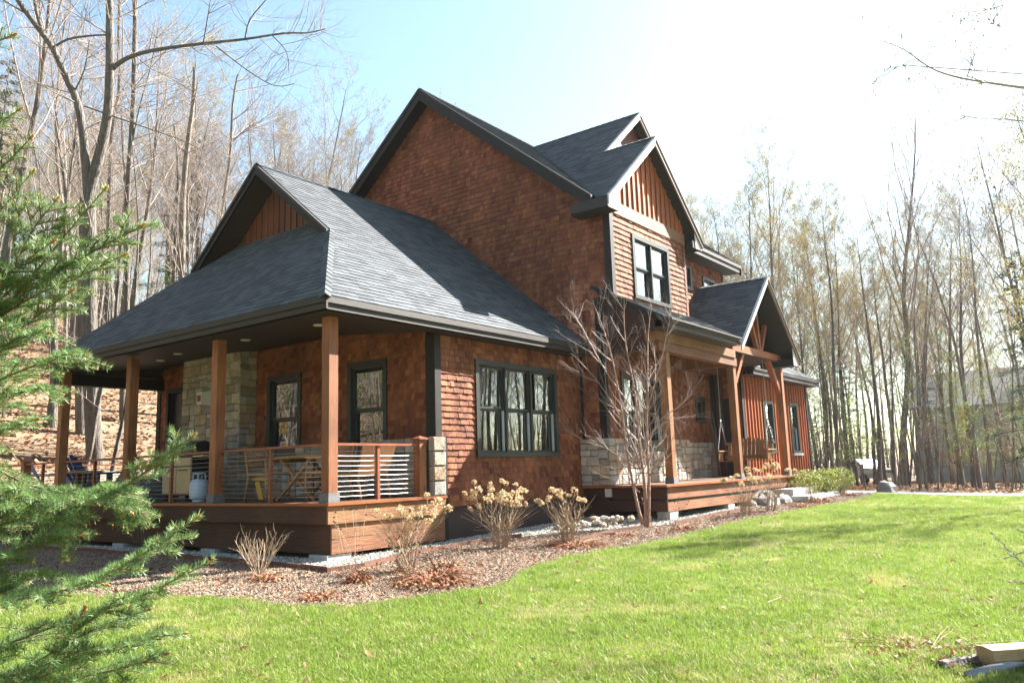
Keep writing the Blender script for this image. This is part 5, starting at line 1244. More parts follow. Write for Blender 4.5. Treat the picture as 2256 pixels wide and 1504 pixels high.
# ================================================================== TREES
EXPL = {
 'fork':[( [(3.5, 13.9, 0.4), (3.2, 13.7, 2.4), (2.9, 13.5, 4.8), (2.7, 13.3, 6.6), (2.5, 13.1, 8.1)] ,0.325,0.275),( [(2.5, 13.1, 8.1), (2.3, 13.0, 9.5), (2.1, 13.1, 10.7), (1.8, 13.2, 11.4), (1.5, 13.4, 12.2), (1.2, 13.7, 12.8), (0.8, 14.0, 13.5), (0.5, 14.2, 14.2), (0.2, 14.4, 15.0)] ,0.175,0.075),( [(2.5, 13.1, 8.1), (2.6, 12.7, 9.4), (2.6, 12.4, 10.4), (2.5, 12.2, 11.5), (2.4, 12.1, 12.5), (2.3, 12.0, 13.5), (2.2, 11.9, 14.2), (2.1, 11.7, 15.4)] ,0.225,0.087),( [(2.5, 12.2, 11.5), (2.7, 11.9, 11.8), (3.0, 11.5, 12.0), (3.4, 10.9, 12.1), (4.0, 10.1, 12.2), (4.7, 9.2, 12.3), (5.3, 8.3, 12.4), (5.7, 7.8, 12.4), (6.0, 7.4, 12.5)] ,0.106,0.019),( [(1.5, 13.4, 12.2), (1.7, 13.0, 12.4), (2.1, 12.5, 12.5), (2.4, 12.1, 12.5)] ,0.056,0.031),( [(2.2, 12.9, 10.6), (2.7, 12.3, 10.3), (3.4, 11.5, 9.9), (3.9, 10.9, 9.6), (4.3, 10.5, 9.3)] ,0.037,0.012),( [(4.7, 9.2, 12.3), (4.7, 9.0, 12.8), (4.9, 8.6, 13.3), (5.0, 8.4, 13.6)] ,0.037,0.012),( [(4.0, 10.1, 12.2), (4.0, 9.9, 13.0), (4.0, 9.8, 13.5)] ,0.037,0.012),( [(4.2, 9.8, 12.1), (4.8, 9.3, 11.5), (5.3, 8.7, 11.0), (5.6, 8.2, 11.0)] ,0.031,0.012),( [(5.1, 8.6, 12.4), (5.4, 8.3, 11.9), (5.5, 8.3, 11.3)] ,0.025,0.012),( [(1.3, 13.5, 12.5), (1.1, 13.6, 13.2), (1.0, 13.6, 13.8)] ,0.087,0.050),( [(2.0, 13.1, 11.0), (2.1, 12.8, 11.6), (2.1, 12.6, 12.4)] ,0.050,0.019),( [(1.0, 13.8, 13.1), (0.5, 14.4, 13.6), (0.1, 14.7, 13.9)] ,0.037,0.019),],
 'tall1':[( [(6.0, 17.3, 0.4), (5.7, 17.0, 2.9), (5.5, 16.6, 5.6), (5.1, 16.1, 9.3), (4.9, 15.6, 12.2), (4.7, 15.3, 14.4), (4.5, 15.0, 16.7)] ,0.162,0.089),( [(5.0, 15.8, 11.0), (5.0, 15.4, 12.3), (5.1, 15.0, 13.6), (5.1, 14.6, 14.9)] ,0.044,0.015),],
 'snag':[( [(8.1, 17.6, 1.3), (7.5, 16.8, 7.2), (7.2, 16.4, 10.2), (7.1, 16.0, 12.2), (7.1, 15.8, 13.3), (7.0, 15.6, 14.6)] ,0.191,0.071),( [(7.1, 15.8, 13.2), (7.1, 15.6, 13.8), (7.1, 15.5, 14.3)] ,0.048,0.016),( [(7.3, 16.5, 9.9), (7.0, 16.7, 10.4), (6.8, 16.8, 10.7)] ,0.040,0.016),],
 't4':[( [(7.7, 21.8, 0.6), (6.9, 20.9, 7.5), (6.4, 20.1, 13.2), (6.4, 19.7, 14.8), (6.2, 19.5, 16.5), (6.0, 19.2, 18.5)] ,0.128,0.060),],
 't5':[( [(8.4, 27.2, 1.6), (7.6, 26.1, 10.0), (7.0, 25.9, 13.4), (6.7, 25.7, 15.9), (6.6, 25.4, 17.8), (6.5, 24.9, 20.1)] ,0.135,0.048),],
 't6':[( [(10.9, 20.1, 3.1), (10.4, 19.1, 9.2), (10.3, 18.9, 10.7), (10.3, 18.4, 13.0), (10.1, 18.0, 15.1), (10.1, 17.7, 16.3)] ,0.136,0.045),( [(10.3, 18.2, 13.7), (10.5, 17.7, 14.1), (10.8, 17.4, 14.4)] ,0.045,0.018),],
 't7':[( [(9.6, 20.7, 1.4), (8.9, 19.8, 8.3), (8.6, 19.2, 11.8), (8.3, 19.1, 13.9)] ,0.123,0.053),],
 'lean':[( [(2.8, 13.0, 0.9), (2.8, 12.8, 1.4), (2.8, 12.6, 2.3), (2.8, 12.3, 3.1), (2.9, 12.1, 3.9), (2.8, 11.8, 5.3), (2.7, 11.5, 7.0)] ,0.131,0.048),],
 't9':[( [(4.2, 16.3, 0.7), (3.8, 15.9, 3.9), (3.6, 15.6, 6.1), (3.4, 15.3, 8.2)] ,0.232,0.150),],
 'r1':[( [(39.1, 0.8, -1.4), (38.6, 0.4, 2.9), (38.1, 0.1, 6.2), (37.5, -0.1, 9.9), (37.1, -0.3, 12.8), (36.8, -0.4, 14.7)] ,0.262,0.119),],
 'r4':[( [(37.1, -3.4, -1.3), (36.5, -3.8, 3.6), (35.7, -4.0, 8.1), (35.2, -4.2, 11.5)] ,0.216,0.108),],
 'over':[( [(3.5, -9.0, 4.4), (3.1, -8.5, 4.4), (2.7, -8.0, 4.5), (2.5, -7.7, 4.6), (2.3, -7.5, 4.7), (2.1, -7.3, 4.9), (1.9, -7.1, 5.0)] ,0.020,0.004),( [(2.3, -7.5, 4.7), (2.1, -7.3, 4.7), (2.0, -7.1, 4.7)] ,0.008,0.003),( [(2.7, -8.0, 4.5), (2.6, -7.9, 4.7), (2.5, -7.8, 4.8)] ,0.008,0.003),( [(3.5, -8.9, 4.0), (3.1, -8.5, 4.0), (2.9, -8.1, 4.1), (2.7, -7.9, 4.1), (2.4, -7.5, 4.2)] ,0.013,0.003),( [(3.0, -8.6, 5.1), (2.7, -8.2, 5.1), (2.6, -8.1, 5.2)] ,0.005,0.003),( [(3.3, -9.1, 5.6), (3.0, -8.6, 5.5), (2.6, -8.1, 5.3), (2.4, -7.8, 5.3)] ,0.008,0.003),( [(3.2, -8.5, 3.8), (3.0, -8.1, 3.4), (2.8, -7.9, 3.3)] ,0.005,0.003),],
}
SPRUCE = [
[(-6.29, -5.22, 0.83), (-6.19, -5.36, 0.89), (-6.09, -5.55, 1.12), (-6.02, -5.7, 1.3), (-5.95, -5.83, 1.46)] ,
[(-6.25, -5.1, 0.85), (-6.16, -5.26, 0.98), (-5.97, -5.56, 1.19), (-5.88, -5.71, 1.28), (-5.8, -5.83, 1.35)] ,
[(-6.33, -5.34, 0.85), (-6.24, -5.49, 0.97), (-6.17, -5.63, 1.16), (-6.14, -5.71, 1.29), (-6.1, -5.79, 1.39)] ,
[(-6.29, -5.22, 0.83), (-6.19, -5.36, 0.93), (-6.09, -5.54, 1.05), (-5.98, -5.7, 1.13), (-5.88, -5.86, 1.21)] ,
[(-6.23, -5.05, 1.15), (-6.15, -5.18, 1.29), (-6.11, -5.28, 1.44), (-6.04, -5.41, 1.61)] ,
[(-6.22, -5.01, 1.61), (-6.15, -5.16, 1.79), (-6.06, -5.3, 1.9)] ,
[(-6.22, -4.95, 2.03), (-6.14, -5.11, 2.2), (-6.07, -5.21, 2.26)] ,
[(-6.31, -5.32, 0.72), (-6.22, -5.47, 0.81), (-6.1, -5.67, 0.97), (-6.03, -5.79, 1.06)] ,
[(-6.34, -5.43, 0.64), (-6.25, -5.57, 0.7), (-6.11, -5.78, 0.79), (-6.02, -5.9, 0.81)] ,
[(-6.27, -5.19, 0.63), (-6.16, -5.35, 0.66), (-6.05, -5.5, 0.72), (-5.97, -5.6, 0.7)] ,
[(-6.26, -5.11, 0.92), (-6.16, -5.26, 1.01), (-6.03, -5.48, 1.18), (-5.89, -5.67, 1.21)] ,
[(-6.35, -5.45, 0.77), (-6.26, -5.58, 0.79), (-6.17, -5.72, 0.88), (-6.11, -5.81, 0.89)] ,
[(-6.22, -5.07, 0.57), (-6.12, -5.21, 0.56), (-6.03, -5.32, 0.59), (-5.97, -5.41, 0.62)] ,
[(-6.34, -5.36, 0.98), (-6.25, -5.5, 1.07), (-6.18, -5.61, 1.13), (-6.09, -5.76, 1.24)] ,
[(-6.28, -5.28, 0.39), (-6.16, -5.42, 0.36), (-6.05, -5.56, 0.32), (-5.95, -5.69, 0.3), (-5.86, -5.81, 0.33), (-5.78, -5.95, 0.43), (-5.71, -6.08, 0.53)] ,
[(-6.25, -5.17, 0.46), (-6.13, -5.32, 0.46), (-6.01, -5.46, 0.37), (-5.9, -5.59, 0.33), (-5.8, -5.72, 0.3), (-5.76, -5.76, 0.25)] ,
[(-6.33, -5.58, -0.1), (-6.23, -5.73, -0.02), (-6.07, -5.96, 0.03), (-5.95, -6.15, 0.12), (-5.84, -6.33, 0.25)] ,
[(-6.28, -5.44, -0.27), (-6.18, -5.6, -0.19), (-6.01, -5.84, -0.09), (-5.88, -6.04, -0.02), (-5.74, -6.26, 0.1)] ,
[(-6.27, -5.36, 0.05), (-6.16, -5.52, 0.09), (-6.06, -5.68, 0.16), (-5.96, -5.82, 0.19)] ,
[(-6.27, -5.44, -0.32), (-6.17, -5.59, -0.28), (-6.0, -5.83, -0.23), (-5.87, -6.01, -0.16), (-5.77, -6.16, -0.14)] ,
[(-6.16, -5.38, -0.46), (-6.08, -5.51, -0.37), (-5.94, -5.71, -0.31), (-5.82, -5.88, -0.27), (-5.74, -6.0, -0.23)] ,
[(-6.22, -5.14, 0.19), (-6.1, -5.3, 0.2), (-6.0, -5.45, 0.25), (-5.89, -5.58, 0.2)] ,
[(-6.27, -5.27, 0.3), (-6.15, -5.43, 0.31), (-6.07, -5.54, 0.33), (-5.98, -5.63, 0.23), (-5.94, -5.66, 0.1)] ,
[(-6.29, -5.54, -0.45), (-6.16, -5.74, -0.35), (-6.07, -5.9, -0.19), (-6.03, -6.0, -0.03)] ,
[(-6.19, -5.11, -0.08), (-6.07, -5.28, -0.02), (-5.96, -5.45, 0.04), (-5.79, -5.66, -0.01)] ,
[(-6.13, -5.26, -0.42), (-6.0, -5.46, -0.3), (-5.86, -5.69, -0.16), (-5.74, -5.87, -0.09)] ,
[(-5.86, -5.49, 0.32), (-5.79, -5.57, 0.34), (-5.74, -5.63, 0.28), (-5.7, -5.67, 0.26)] ,
[(-6.31, -5.17, 1.4), (-6.22, -5.32, 1.5), (-6.15, -5.43, 1.6), (-6.1, -5.53, 1.7)] ,
]
SPRIG = [
[(0.22, -8.41, -0.63), (0.0, -8.15, -0.55), (-0.11, -8.02, -0.43), (-0.27, -7.87, -0.21)] ,
[(0.21, -8.41, -0.59), (-0.02, -8.17, -0.31), (-0.16, -8.03, -0.19)] ,
[(0.24, -8.39, -0.8), (0.01, -8.14, -0.62), (-0.15, -7.94, -0.58)] ,
[(0.45, -8.42, -0.45), (0.2, -8.12, -0.37), (0.05, -7.9, -0.43)] ,
]

def explicit(key, name, label, cat, seed, m='bark', ntw=60, tl=(1.5, 4), tz=5, group=None, lv=2, upw=.05, first_is_trunk=1, hang=0):
    r = random.Random(seed); lines = EXPL[key]; base = V3(lines[0][0][0]); base.z = gz(base.x, base.y)-.05
    t = thing(name, label, cat, base, group=group)
    tr = MB(); br = MB(); tw = MB(); tips = []
    for k, (pts, r0, r1) in enumerate(lines):
        pts = [V3(p) for p in pts]
        if k == 0 and first_is_trunk and pts[0].z > base.z: pts.insert(0, V3((pts[0].x*1.0, pts[0].y, base.z)))
        sp, rad = limb(tr if k < first_is_trunk else br, pts, r0*.66, r1*.72, 10 if r0 > .08 else 6)
        n = int(ntw*(len(sp)/20.0)*(.6 if k < first_is_trunk else 1))
        for j in range(n):
            i = r.randrange(2, len(sp)-1)
            if sp[i].z < tz: continue
            dd = (sp[i+1]-sp[i]).normalized(); o = dd.orthogonal().normalized(); o.rotate(Matrix.Rotation(r.uniform(0, 6.28), 3, dd))
            grow_branch(tw, sp[i], dd*.5+o*.9-Z*hang, r.uniform(*tl), min(rad[i]*.3, .014)+.003, 0, lv, r, upw, .12, [6, 5, 4], .5, 42, [4, 3, 3], tips, 5, .3)
    tr.build('trunk', M[m], t, True); br.build('limbs', M[m], t, True); tw.build('twigs', M['twig'], t, True)
    return t
explicit('fork', 'forked_tree', 'big old forked tree with one long bare limb reaching right over the roof', 'tree', 101, ntw=26, tl=(.8, 2.4), first_is_trunk=3, tz=6)
explicit('tall1', 'tall_bare_tree', 'tall straight grey trunk just right of the forked tree', 'tree', 102, ntw=70, tl=(1.5, 4), tz=5, group='tall bare trees on the hill')
explicit('snag', 'dead_snag', 'dead broken off trunk with a splintered spike top', 'tree', 103, 'bark_tan', ntw=26, tl=(.8, 2.2), tz=6)
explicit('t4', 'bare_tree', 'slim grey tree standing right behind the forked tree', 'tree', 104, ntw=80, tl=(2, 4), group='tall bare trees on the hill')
explicit('t5', 'bare_tree', 'thin slightly wavy tree left of the forked tree', 'tree', 105, 'bark_tan', ntw=80, tl=(2, 4), group='tall bare trees on the hill')
explicit('t6', 'bare_tree', 'pale leaning tree rising just left of the near roof gable', 'tree', 106, 'bark_tan', ntw=90, tl=(1.5, 4), group='tall bare trees on the hill')
explicit('t7', 'bare_tree', 'grey tree standing left of the broken snag', 'tree', 107, ntw=70, tl=(1.5, 3), group='tall bare trees on the hill')
explicit('lean', 'leaning_tree', 'dark leaning trunk seen between the two left porch posts', 'tree', 108, ntw=14, tl=(1, 2), tz=3)
explicit('t9', 'broad_trunk_tree', 'thick grey trunk behind the left corner of the porch roof', 'tree', 109, ntw=40, tl=(1.5, 3.5), tz=7)
# prototypes of bare trees, copied over the woods
BASES = []
MINR = .0052
def proto(seed, H, r0, kind, name, m='bark', cl=.38, spread=44, bud=0, dens=1.0):
    r = random.Random(seed); t = thing(name, 'bare tree in the woods', 'tree', (0, 0, 0)); tr = MB(); cr = MB(); tips = []
    p = V3((0, 0, -.3)); d = Z.copy(); pts = [p.copy()]; rad = [r0*1.35]; N = 12
    for i in range(N):
        d = (d+V3((r.gauss(0, .04), r.gauss(0, .04), .05))).normalized(); p = p+d*(H/N); pts.append(p.copy()); rad.append(r0*.85*(1-.92*((i+1)/N)**1.1)+.006)
    tr.tube(pts, rad, 8)
    n1 = int(15*dens)
    for k in range(n1):
        tt = cl+(1-cl)*(k+r.random())/n1; tt = min(tt, .985); i = min(N-1, int(tt*N)); b = pts[i].lerp(pts[i+1], tt*N-i)
        a = k*2.4+r.gauss(0, .4); o = V3((math.cos(a), math.sin(a), 0)); el = R(spread+r.gauss(0, 8)-18*tt)
        L = H*(.36-.22*((tt-cl)/(1-cl))**1.3)*r.uniform(.7, 1.25)
        grow_branch(cr, b, Z*math.cos(el)+o*math.sin(el), L, max(.010, rad[i]*.38), 0, 3, r, .08, .09, [8, 7, 5], .48, 38, [5, 3, 3, 3], tips, 5, .22, .2)
    tr.build('trunk', M[m], t, True, origin=(0, 0, 0)); cr.build('branches', M['twig'], t, True, origin=(0, 0, 0))
    if bud:
        q = MB()
        for e, dd in tips:
            for _ in range(bud):
                if r.random() < .3: continue
                c = e+V3((r.gauss(0, .09), r.gauss(0, .09), r.gauss(0, .09))); u = V3((r.gauss(0, 1), r.gauss(0, 1), r.gauss(0, 1))).normalized(); v = u.orthogonal().normalized(); s = r.uniform(.015, .035)
                q.add([c-u*s, c-v*s*.6, c+u*s, c+v*s*.6], [(0, 1, 2, 3)])
        q.build('buds', M['bud'] if bud < 3 else M['budgreen'], t, origin=(0, 0, 0))
    BASES.append(t); return t
def sapling(seed, H, r0, m, green=0, leaf='budgreen'):
    r = random.Random(seed); t = thing('sapling', 'thin sapling', 'tree', (0, 0, 0)); tr = MB(); cr = MB(); tips = []
    p = V3((0, 0, -.2)); d = V3((r.gauss(0, .06), r.gauss(0, .06), 1)).normalized(); pts = [p.copy()]; rad = [r0]; N = 8
    for i in range(N):
        d = (d+V3((r.gauss(0, .05), r.gauss(0, .05), .03))).normalized(); p = p+d*(H/N); pts.append(p.copy()); rad.append(r0*(1-.85*(i+1)/N))
    tr.tube(pts, rad, 6)
    for k in range(13):
        tt = .2+.78*(k+r.random())/13; i = min(N-1, int(tt*N)); b = pts[i].lerp(pts[i+1], tt*N-i); a = k*2.4; o = V3((math.cos(a), math.sin(a), 0))
        grow_branch(cr, b, Z*.6+o*.8, H*.2*(1.15-tt), .010, 0, 1, r, .05, .1, [6], .5, 40, [3, 3], tips, 4)
    tr.build('trunk', M[m], t, True, origin=(0, 0, 0)); cr.build('branches', M['twig'], t, True, origin=(0, 0, 0))
    if green:
        q = MB()
        for e, dd in tips:
            for _ in range(green):
                c = e+V3((r.gauss(0, .13), r.gauss(0, .13), r.gauss(0, .12))); u = V3((r.gauss(0, 1), r.gauss(0, 1), r.gauss(0, .6))).normalized(); v = u.orthogonal().normalized(); s = r.uniform(.02, .04)
                q.add([c-u*s, c-v*s*.6, c+u*s, c+v*s*.6], [(0, 1, 2, 3)])
        q.build('leaves', M[leaf], t, origin=(0, 0, 0))
    return t
def conifer(seed, H, rad0, label, n=46, low=.12):
    r = random.Random(seed); t = thing('conifer', label, 'tree', (0, 0, 0)); tr = MB(); tr.tube([V3((0, 0, -.2)), V3((0, 0, H*.5)), V3((0, 0, H))], [.13*H/10, .08*H/10, .01], 7)
    q = MB(); br = MB()
    for k in range(n):
        tt = low+(1-low)*(k/n)**1.0; z = H*tt; L = rad0*(1-tt)**.75*r.uniform(.65, 1.15)+.15; a = k*2.4+r.gauss(0, .3); o = V3((math.cos(a), math.sin(a), 0))
        p0 = V3((0, 0, z)); e = p0+o*L+Z*(-.12*L+.1*tt); br.tube([p0, p0.lerp(e, .5)+Z*.05, e], [.02, .012, .004], 3)
        side_ = o.cross(Z)
        for j in range(int(60*L)+8):
            f = r.random()**.7; wv = (1-f*.55)*L*.38; c = p0.lerp(e, f)+side_*r.uniform(-wv, wv)+Z*r.gauss(-.03, .05); dd = (o*.7+side_*r.uniform(-.8, .8)+Z*r.uniform(-.35, .1)).normalized(); s = r.uniform(.08, .18); v = dd.cross(Z+o*.3).normalized()*s*.22
            q.add([c-dd*s, c-v, c+dd*s, c+v], [(0, 1, 2, 3)])
    tr.build('trunk', M['bark'], t, True, origin=(0, 0, 0)); br.build('branches', M['bark'], t, origin=(0, 0, 0)); q.build('foliage', M['needle_far'], t, origin=(0, 0, 0)); return t
T1 = [proto(201, 19, .20, 0, 'bare_tree'), proto(202, 17, .15, 0, 'bare_tree', 'bark_tan'), proto(203, 21, .24, 0, 'bare_tree', cl=.5), proto(204, 15, .11, 0, 'bare_tree', 'bark_tan', cl=.45)]
T2 = [proto(205, 17, .17, 0, 'budding_tree', bud=2), proto(206, 15, .14, 0, 'budding_tree', bud=2, spread=50), proto(207, 20, .2, 0, 'budding_tree', bud=2, cl=.4, spread=40)]
TALL = proto(208, 21, .22, 0, 'bare_tree', cl=.36, spread=34, dens=1.7)
S1 = [sapling(211, 7, .04, 'bark_tan'), sapling(212, 9, .055, 'bark'), sapling(213, 5, .028, 'bark_tan')]
S2 = [sapling(214, 6.5, .035, 'bark', 4), sapling(215, 8, .045, 'bark_tan', 3), sapling(216, 4.5, .028, 'bark', 5)]
S3 = [sapling(217, 3.6, .025, 'bark', 5, 'dryleaf')]
C1 = [conifer(221, 9, 2.2, 'conifer'), conifer(222, 12, 2.8, 'conifer', 60), conifer(223, 5, 1.5, 'conifer', 34)]
used = set()
LANDMARKS = [(-400, 'far left behind the spruce'), (210, 'between the spruce and the forked tree'), (300, 'just right of the forked tree'), (430, 'left of the broken snag'), (560, 'right of the broken snag'), (800, 'above the near roof ridge'),
             (1250, 'behind the main gable'), (1560, 'right of the cross gable'), (1680, 'behind the entry gable peak'), (1790, 'above the garage eave'), (1870, 'over the evergreen shrubs'), (1960, 'left of the tallest bare tree'), (2060, 'just right of the tallest bare tree'), (2160, 'well right of the tallest bare tree'), (2700, 'at the right picture edge')]
def where(x, y):
    d = V3((x, y, gz(x, y)+3))-CAM; f = d.dot(fw)
    if f < 1: return 'outside the view'
    u = 1128+1762.3*d.dot(rt2)/f
    for a, t_ in LANDMARKS:
        if u < a: return t_
    return 'outside the view'
def describe(label, x, y, s, rx, ry):
    wv = where(x, y)
    if wv == 'outside the view': return label
    size = 'stout' if s > .88 else ('mid-sized' if s > .7 else 'slim'); lean = rx*rt.y*-1+ry*rt.x
    ln_ = 'leaning left' if lean < -.02 else ('leaning right' if lean > .02 else 'upright')
    dist = math.hypot(x-CAM.x, y-CAM.y); nd = 'nearer' if dist < 36 else ('middle-distance' if dist < 48 else 'distant')
    head = ' '.join(label.split()[:5]); 
    return ' '.join((size+' '+ln_+' '+nd+' '+label.split(' | ')[0]+' '+wv).split()[:16])
def plant(protos, x, y, s, label, group, r, dz=0):
    p = protos[r.randrange(len(protos))]; rz = r.uniform(0, 6.283)
    if p.name not in used:
        used.add(p.name); t = p; t.location = (x, y, gz(x, y)+dz); t.rotation_euler = (0, 0, rz)
    else: t = cp_tree(p, (x, y, gz(x, y)+dz), rz)
    t.scale = (s, s, s*r.uniform(.92, 1.08)); t.rotation_euler = (r.gauss(0, .025), r.gauss(0, .025), rz)
    t['label'] = describe(label, x, y, s, t.rotation_euler[0], t.rotation_euler[1]) if '|' in label else label; t['label'] = t['label'].replace(' |', ''); t['group'] = group; return t
def polar(az, dist): a = R(az); return CAM.x+dist*math.cos(a), CAM.y+dist*math.sin(a)
rw = random.Random(303)
def ok(x, y, m=0):
    if -3 < x < 24-m and -4 < y < 11.5: return False
    if 14.5 < x < 22.8 and y < 3: return False
    return True
def scatter_trees(protos, n, az0, az1, d0, d1, smin, smax, label, group, extra=None, mind=1.3):
    k = 0; tries = 0; L = []
    while k < n and tries < 6000:
        tries += 1
        az = rw.uniform(az0, az1); dd = rw.uniform(d0, d1); x, y = polar(az, dd)
        if not ok(x, y) or (extra and not extra(x, y)): continue
        if any(math.hypot(x-a, y-b) < mind for a, b in L): continue
        L.append((x, y)); plant(protos, x, y, rw.uniform(smin, smax), label, group, rw); k += 1
hill = lambda x, y: y > 11.8
# left hill
scatter_trees(T1, 24, 49, 80, 26, 46, .50, .80, 'bare hardwood | ', 'bare hardwoods on the hill', hill, 1.8)
scatter_trees(T1+T2[:1], 24, 38, 68, 42, 64, .55, .8, 'high hill hardwood | ', 'bare hardwoods high on the hill', hill, 2)
scatter_trees(S1, 34, 50, 80, 21, 40, .6, 1.1, 'bare hillside sapling | ', 'saplings on the hill', hill, .8)
for az, dd, s in ((55, 36, .9), (57.5, 40, .8), (60, 46, 1.0), (52.5, 38, .8), (71, 40, 1.0), (50.5, 44, 1.0)):
    x, y = polar(az, dd); plant(C1, x, y, s, 'dark green hemlock | ', 'hemlocks on the hill', rw)
scatter_trees(T1+T2[:1], 26, 42, 61, 42, 60, .72, .98, 'bare crown behind the near roof | ', 'bare crowns behind the near roof', hill, 1.5)
# behind the main roof
scatter_trees(T1, 8, 30, 42, 46, 62, .7, .85, 'bare crown | ', 'bare crowns behind the main roof', hill)
# right woods
flat = lambda x, y: x > 24
scatter_trees(T2[:2], 16, 15, 25, 42, 56, .80, 1.05, 'pale yellow budding tree | ', 'yellow budding trees behind the garage wing', flat, 2)
scatter_trees(T1[:2]+T2+T2, 25, 2, 22, 42, 62, .62, .90, 'tree beyond the driveway | ', 'woods beyond the driveway', flat, 1.6)
scatter_trees(T1, 8, 1, 9, 38, 48, .68, .9, 'dark trunked tree | ', 'dark trunks right of the driveway', flat, 2)
x, y = polar(11.7, 46); plant([TALL], x, y, .98, 'tallest bare tree of the right woods with a fanned crown above the others', 'tallest right tree', rw)
scatter_trees(S2, 22, 2, 22, 33, 46, .8, 1.25, 'greening sapling | ', 'greening saplings beyond the driveway', flat, .7)
scatter_trees(S1, 22, 2, 22, 33, 50, .8, 1.3, 'leafless sapling | ', 'bare saplings beyond the driveway', flat, .7)
scatter_trees(S3, 5, 5, 11, 38, 44, .8, 1.1, 'young beech with rusty leaves | ', 'rusty young beeches', flat, .7)
for az, dd, s in ((19.5, 46, .9), (20.3, 50, .8), (17.6, 45, .6), (14.3, 48, .6), (21.5, 52, 1.0), (22.3, 44, .8), (18.6, 54, 1.1), (20.8, 58, 1.2), (16.2, 56, 1.0), (12.8, 58, .9), (9.5, 56, .9), (3.6, 33, .95)):
    x, y = polar(az, dd); plant(C1, x, y, s, 'soft green conifer at the far right edge of the woods' if az < 5 else 'green conifer beyond the garage | ', 'right conifer' if az < 5 else 'conifers beyond the garage wing', rw)
# woods around the garden outside the picture: what the windows mirror and what dapples the lawn
for az, dd, s in ((-34, 29, .9), (-38, 23, .9), (-48, 26, 1.0), (-58, 23, .9), (-70, 25, 1.0), (-24, 46, .95), (-85, 24, .9), (-100, 22, .9), (-118, 20, .9), (-12, 60, .9), (-44, 31, 1), (-62, 31, 1), (120, 20, .9), (135, 18, .9), (105, 22, .9), (150, 20, .9), (95, 20, .9), (165, 22, 1), (80, 27, .9), (88, 24, .8), (98, 30, .9), (108, 27, .8), (113, 32, .9), (101, 20, .7), (124, 26, .9), (84, 34, 1), (92, 38, 1), (117, 22, .8)):
    x, y = polar(az, dd); plant(T1+C1[:1] if az > 90 else T1, x, y, s, 'bare tree standing around the lawn outside the view', 'trees around the lawn', rw)
for az, dd, s in ((-42, 33, 1.1), (-52, 30, .9), (-60, 36, 1.2), (-66, 29, .9), (-36, 40, 1.2), (-76, 33, 1.1), (-84, 28, .9), (-47, 42, 1.2)):
    x, y = polar(az, dd); plant(C1, x, y, s, 'dark conifer standing around the lawn outside the view', 'trees around the lawn', rw)
# far-off woods as one mass
P = []
rf = random.Random(404)
for k in range(620):
    az = rf.uniform(-12, 98) if k % 2 else rf.uniform(30, 98); dd = rf.uniform(60, 120); x, y = polar(az, dd); P.append((x, y, gz(x, y)-.2))
for k in range(330):
    az = rf.uniform(98, 350); dd = rf.uniform(36, 70); x, y = polar(az, dd); P.append((x, y, gz(x, y)-.2))
fsrc = []
for p in T1[:2]+T2:
    q = MB(); me = bpy.data.meshes.new('far_tree')
    import bmesh
    bm = bmesh.new()
    mats = []
    for c in p.children:
        k = len(bm.faces); bm.from_mesh(c.data); bm.faces.ensure_lookup_table()
        for f in bm.faces[k:]: f.material_index = len(mats)
        mats.append(c.data.materials[0])
    bm.to_mesh(me); bm.free()
    for m_ in mats: me.materials.append(m_)
    me.polygons.foreach_set('use_smooth', [True]*len(me.polygons))
    fsrc.append(bpy.data.objects.new('far_tree_source', me))
scatter('distant_woods', P, fsrc, 'grey brown far-off bare woods closing the view all round', 'woods', .70, .92, .03, 9)
P = []
for k in range(800):
    az = rf.uniform(-3, 80); dd = rf.uniform(40, 100); x, y = polar(az, dd)
    if (x > 25 or y > 13): P.append((x, y, gz(x, y)-.1))
for k in range(1100):
    az = rf.uniform(-110, -3); dd = rf.uniform(27, 60); x, y = polar(az, dd)
    if x > 24 or y < -18: P.append((x, y, gz(x, y)-.1))
for k in range(700):
    az = rf.uniform(76, 150); dd = rf.uniform(18, 48); x, y = polar(az, dd); P.append((x, y, gz(x, y)-.1))
usrc = []
for p in S1+S2+S2:
    me = bpy.data.meshes.new('brush'); bm = bmesh.new(); mats = []
    for c in p.children:
        k = len(bm.faces); bm.from_mesh(c.data); bm.faces.ensure_lookup_table()
        for f in bm.faces[k:]: f.material_index = len(mats)
        mats.append(c.data.materials[0])
    bm.to_mesh(me); bm.free()
    for m_ in mats: me.materials.append(m_)
    usrc.append(bpy.data.objects.new('brush_source', me))
scatter('undergrowth', P, usrc, 'tangle of thin brush filling the woods beyond the nearer trees', 'undergrowth', .6, 1.2, .05, 10)
# house and vehicle glimpsed through the right woods
t = thing('neighbour_house', 'pale grey house glimpsed through the trunks at the far right', 'house', polar(5.0, 68)+(gz(*polar(5.0, 68)),))
q = MB(); q.box(-4, 4, -5, 6, 0, 5.2); child(t, 'wall', q, M['farwall'])
q = MB(); q.add([(-4.4, -5.4, 5.2), (4.4, -5.4, 5.2), (4.4, 6.4, 5.2), (-4.4, 6.4, 5.2), (0, -5.4, 8), (0, 6.4, 8)], [(0, 4, 5, 3), (1, 2, 5, 4), (0, 1, 4), (2, 3, 5), (0, 3, 2, 1)]); child(t, 'roof', q, M['farroof'])
for yy in (-3, 0, 3): q = MB(); q.box(-4.05, -4.0, yy, yy+1, 1, 2.4); wnd = child(t, 'window', q, M['glass'])
px, py = polar(14.3, 60); t = thing('parked_car', 'white vehicle glimpsed through the trunks beyond the hedge', 'car', (px, py, gz(px, py)), R(60))
q = MB()
prof = [(-2.2, .35), (-2.2, .9), (-1.5, 1.05), (-.9, 1.6), (.9, 1.62), (1.4, 1.05), (2.2, .9), (2.2, .35)]
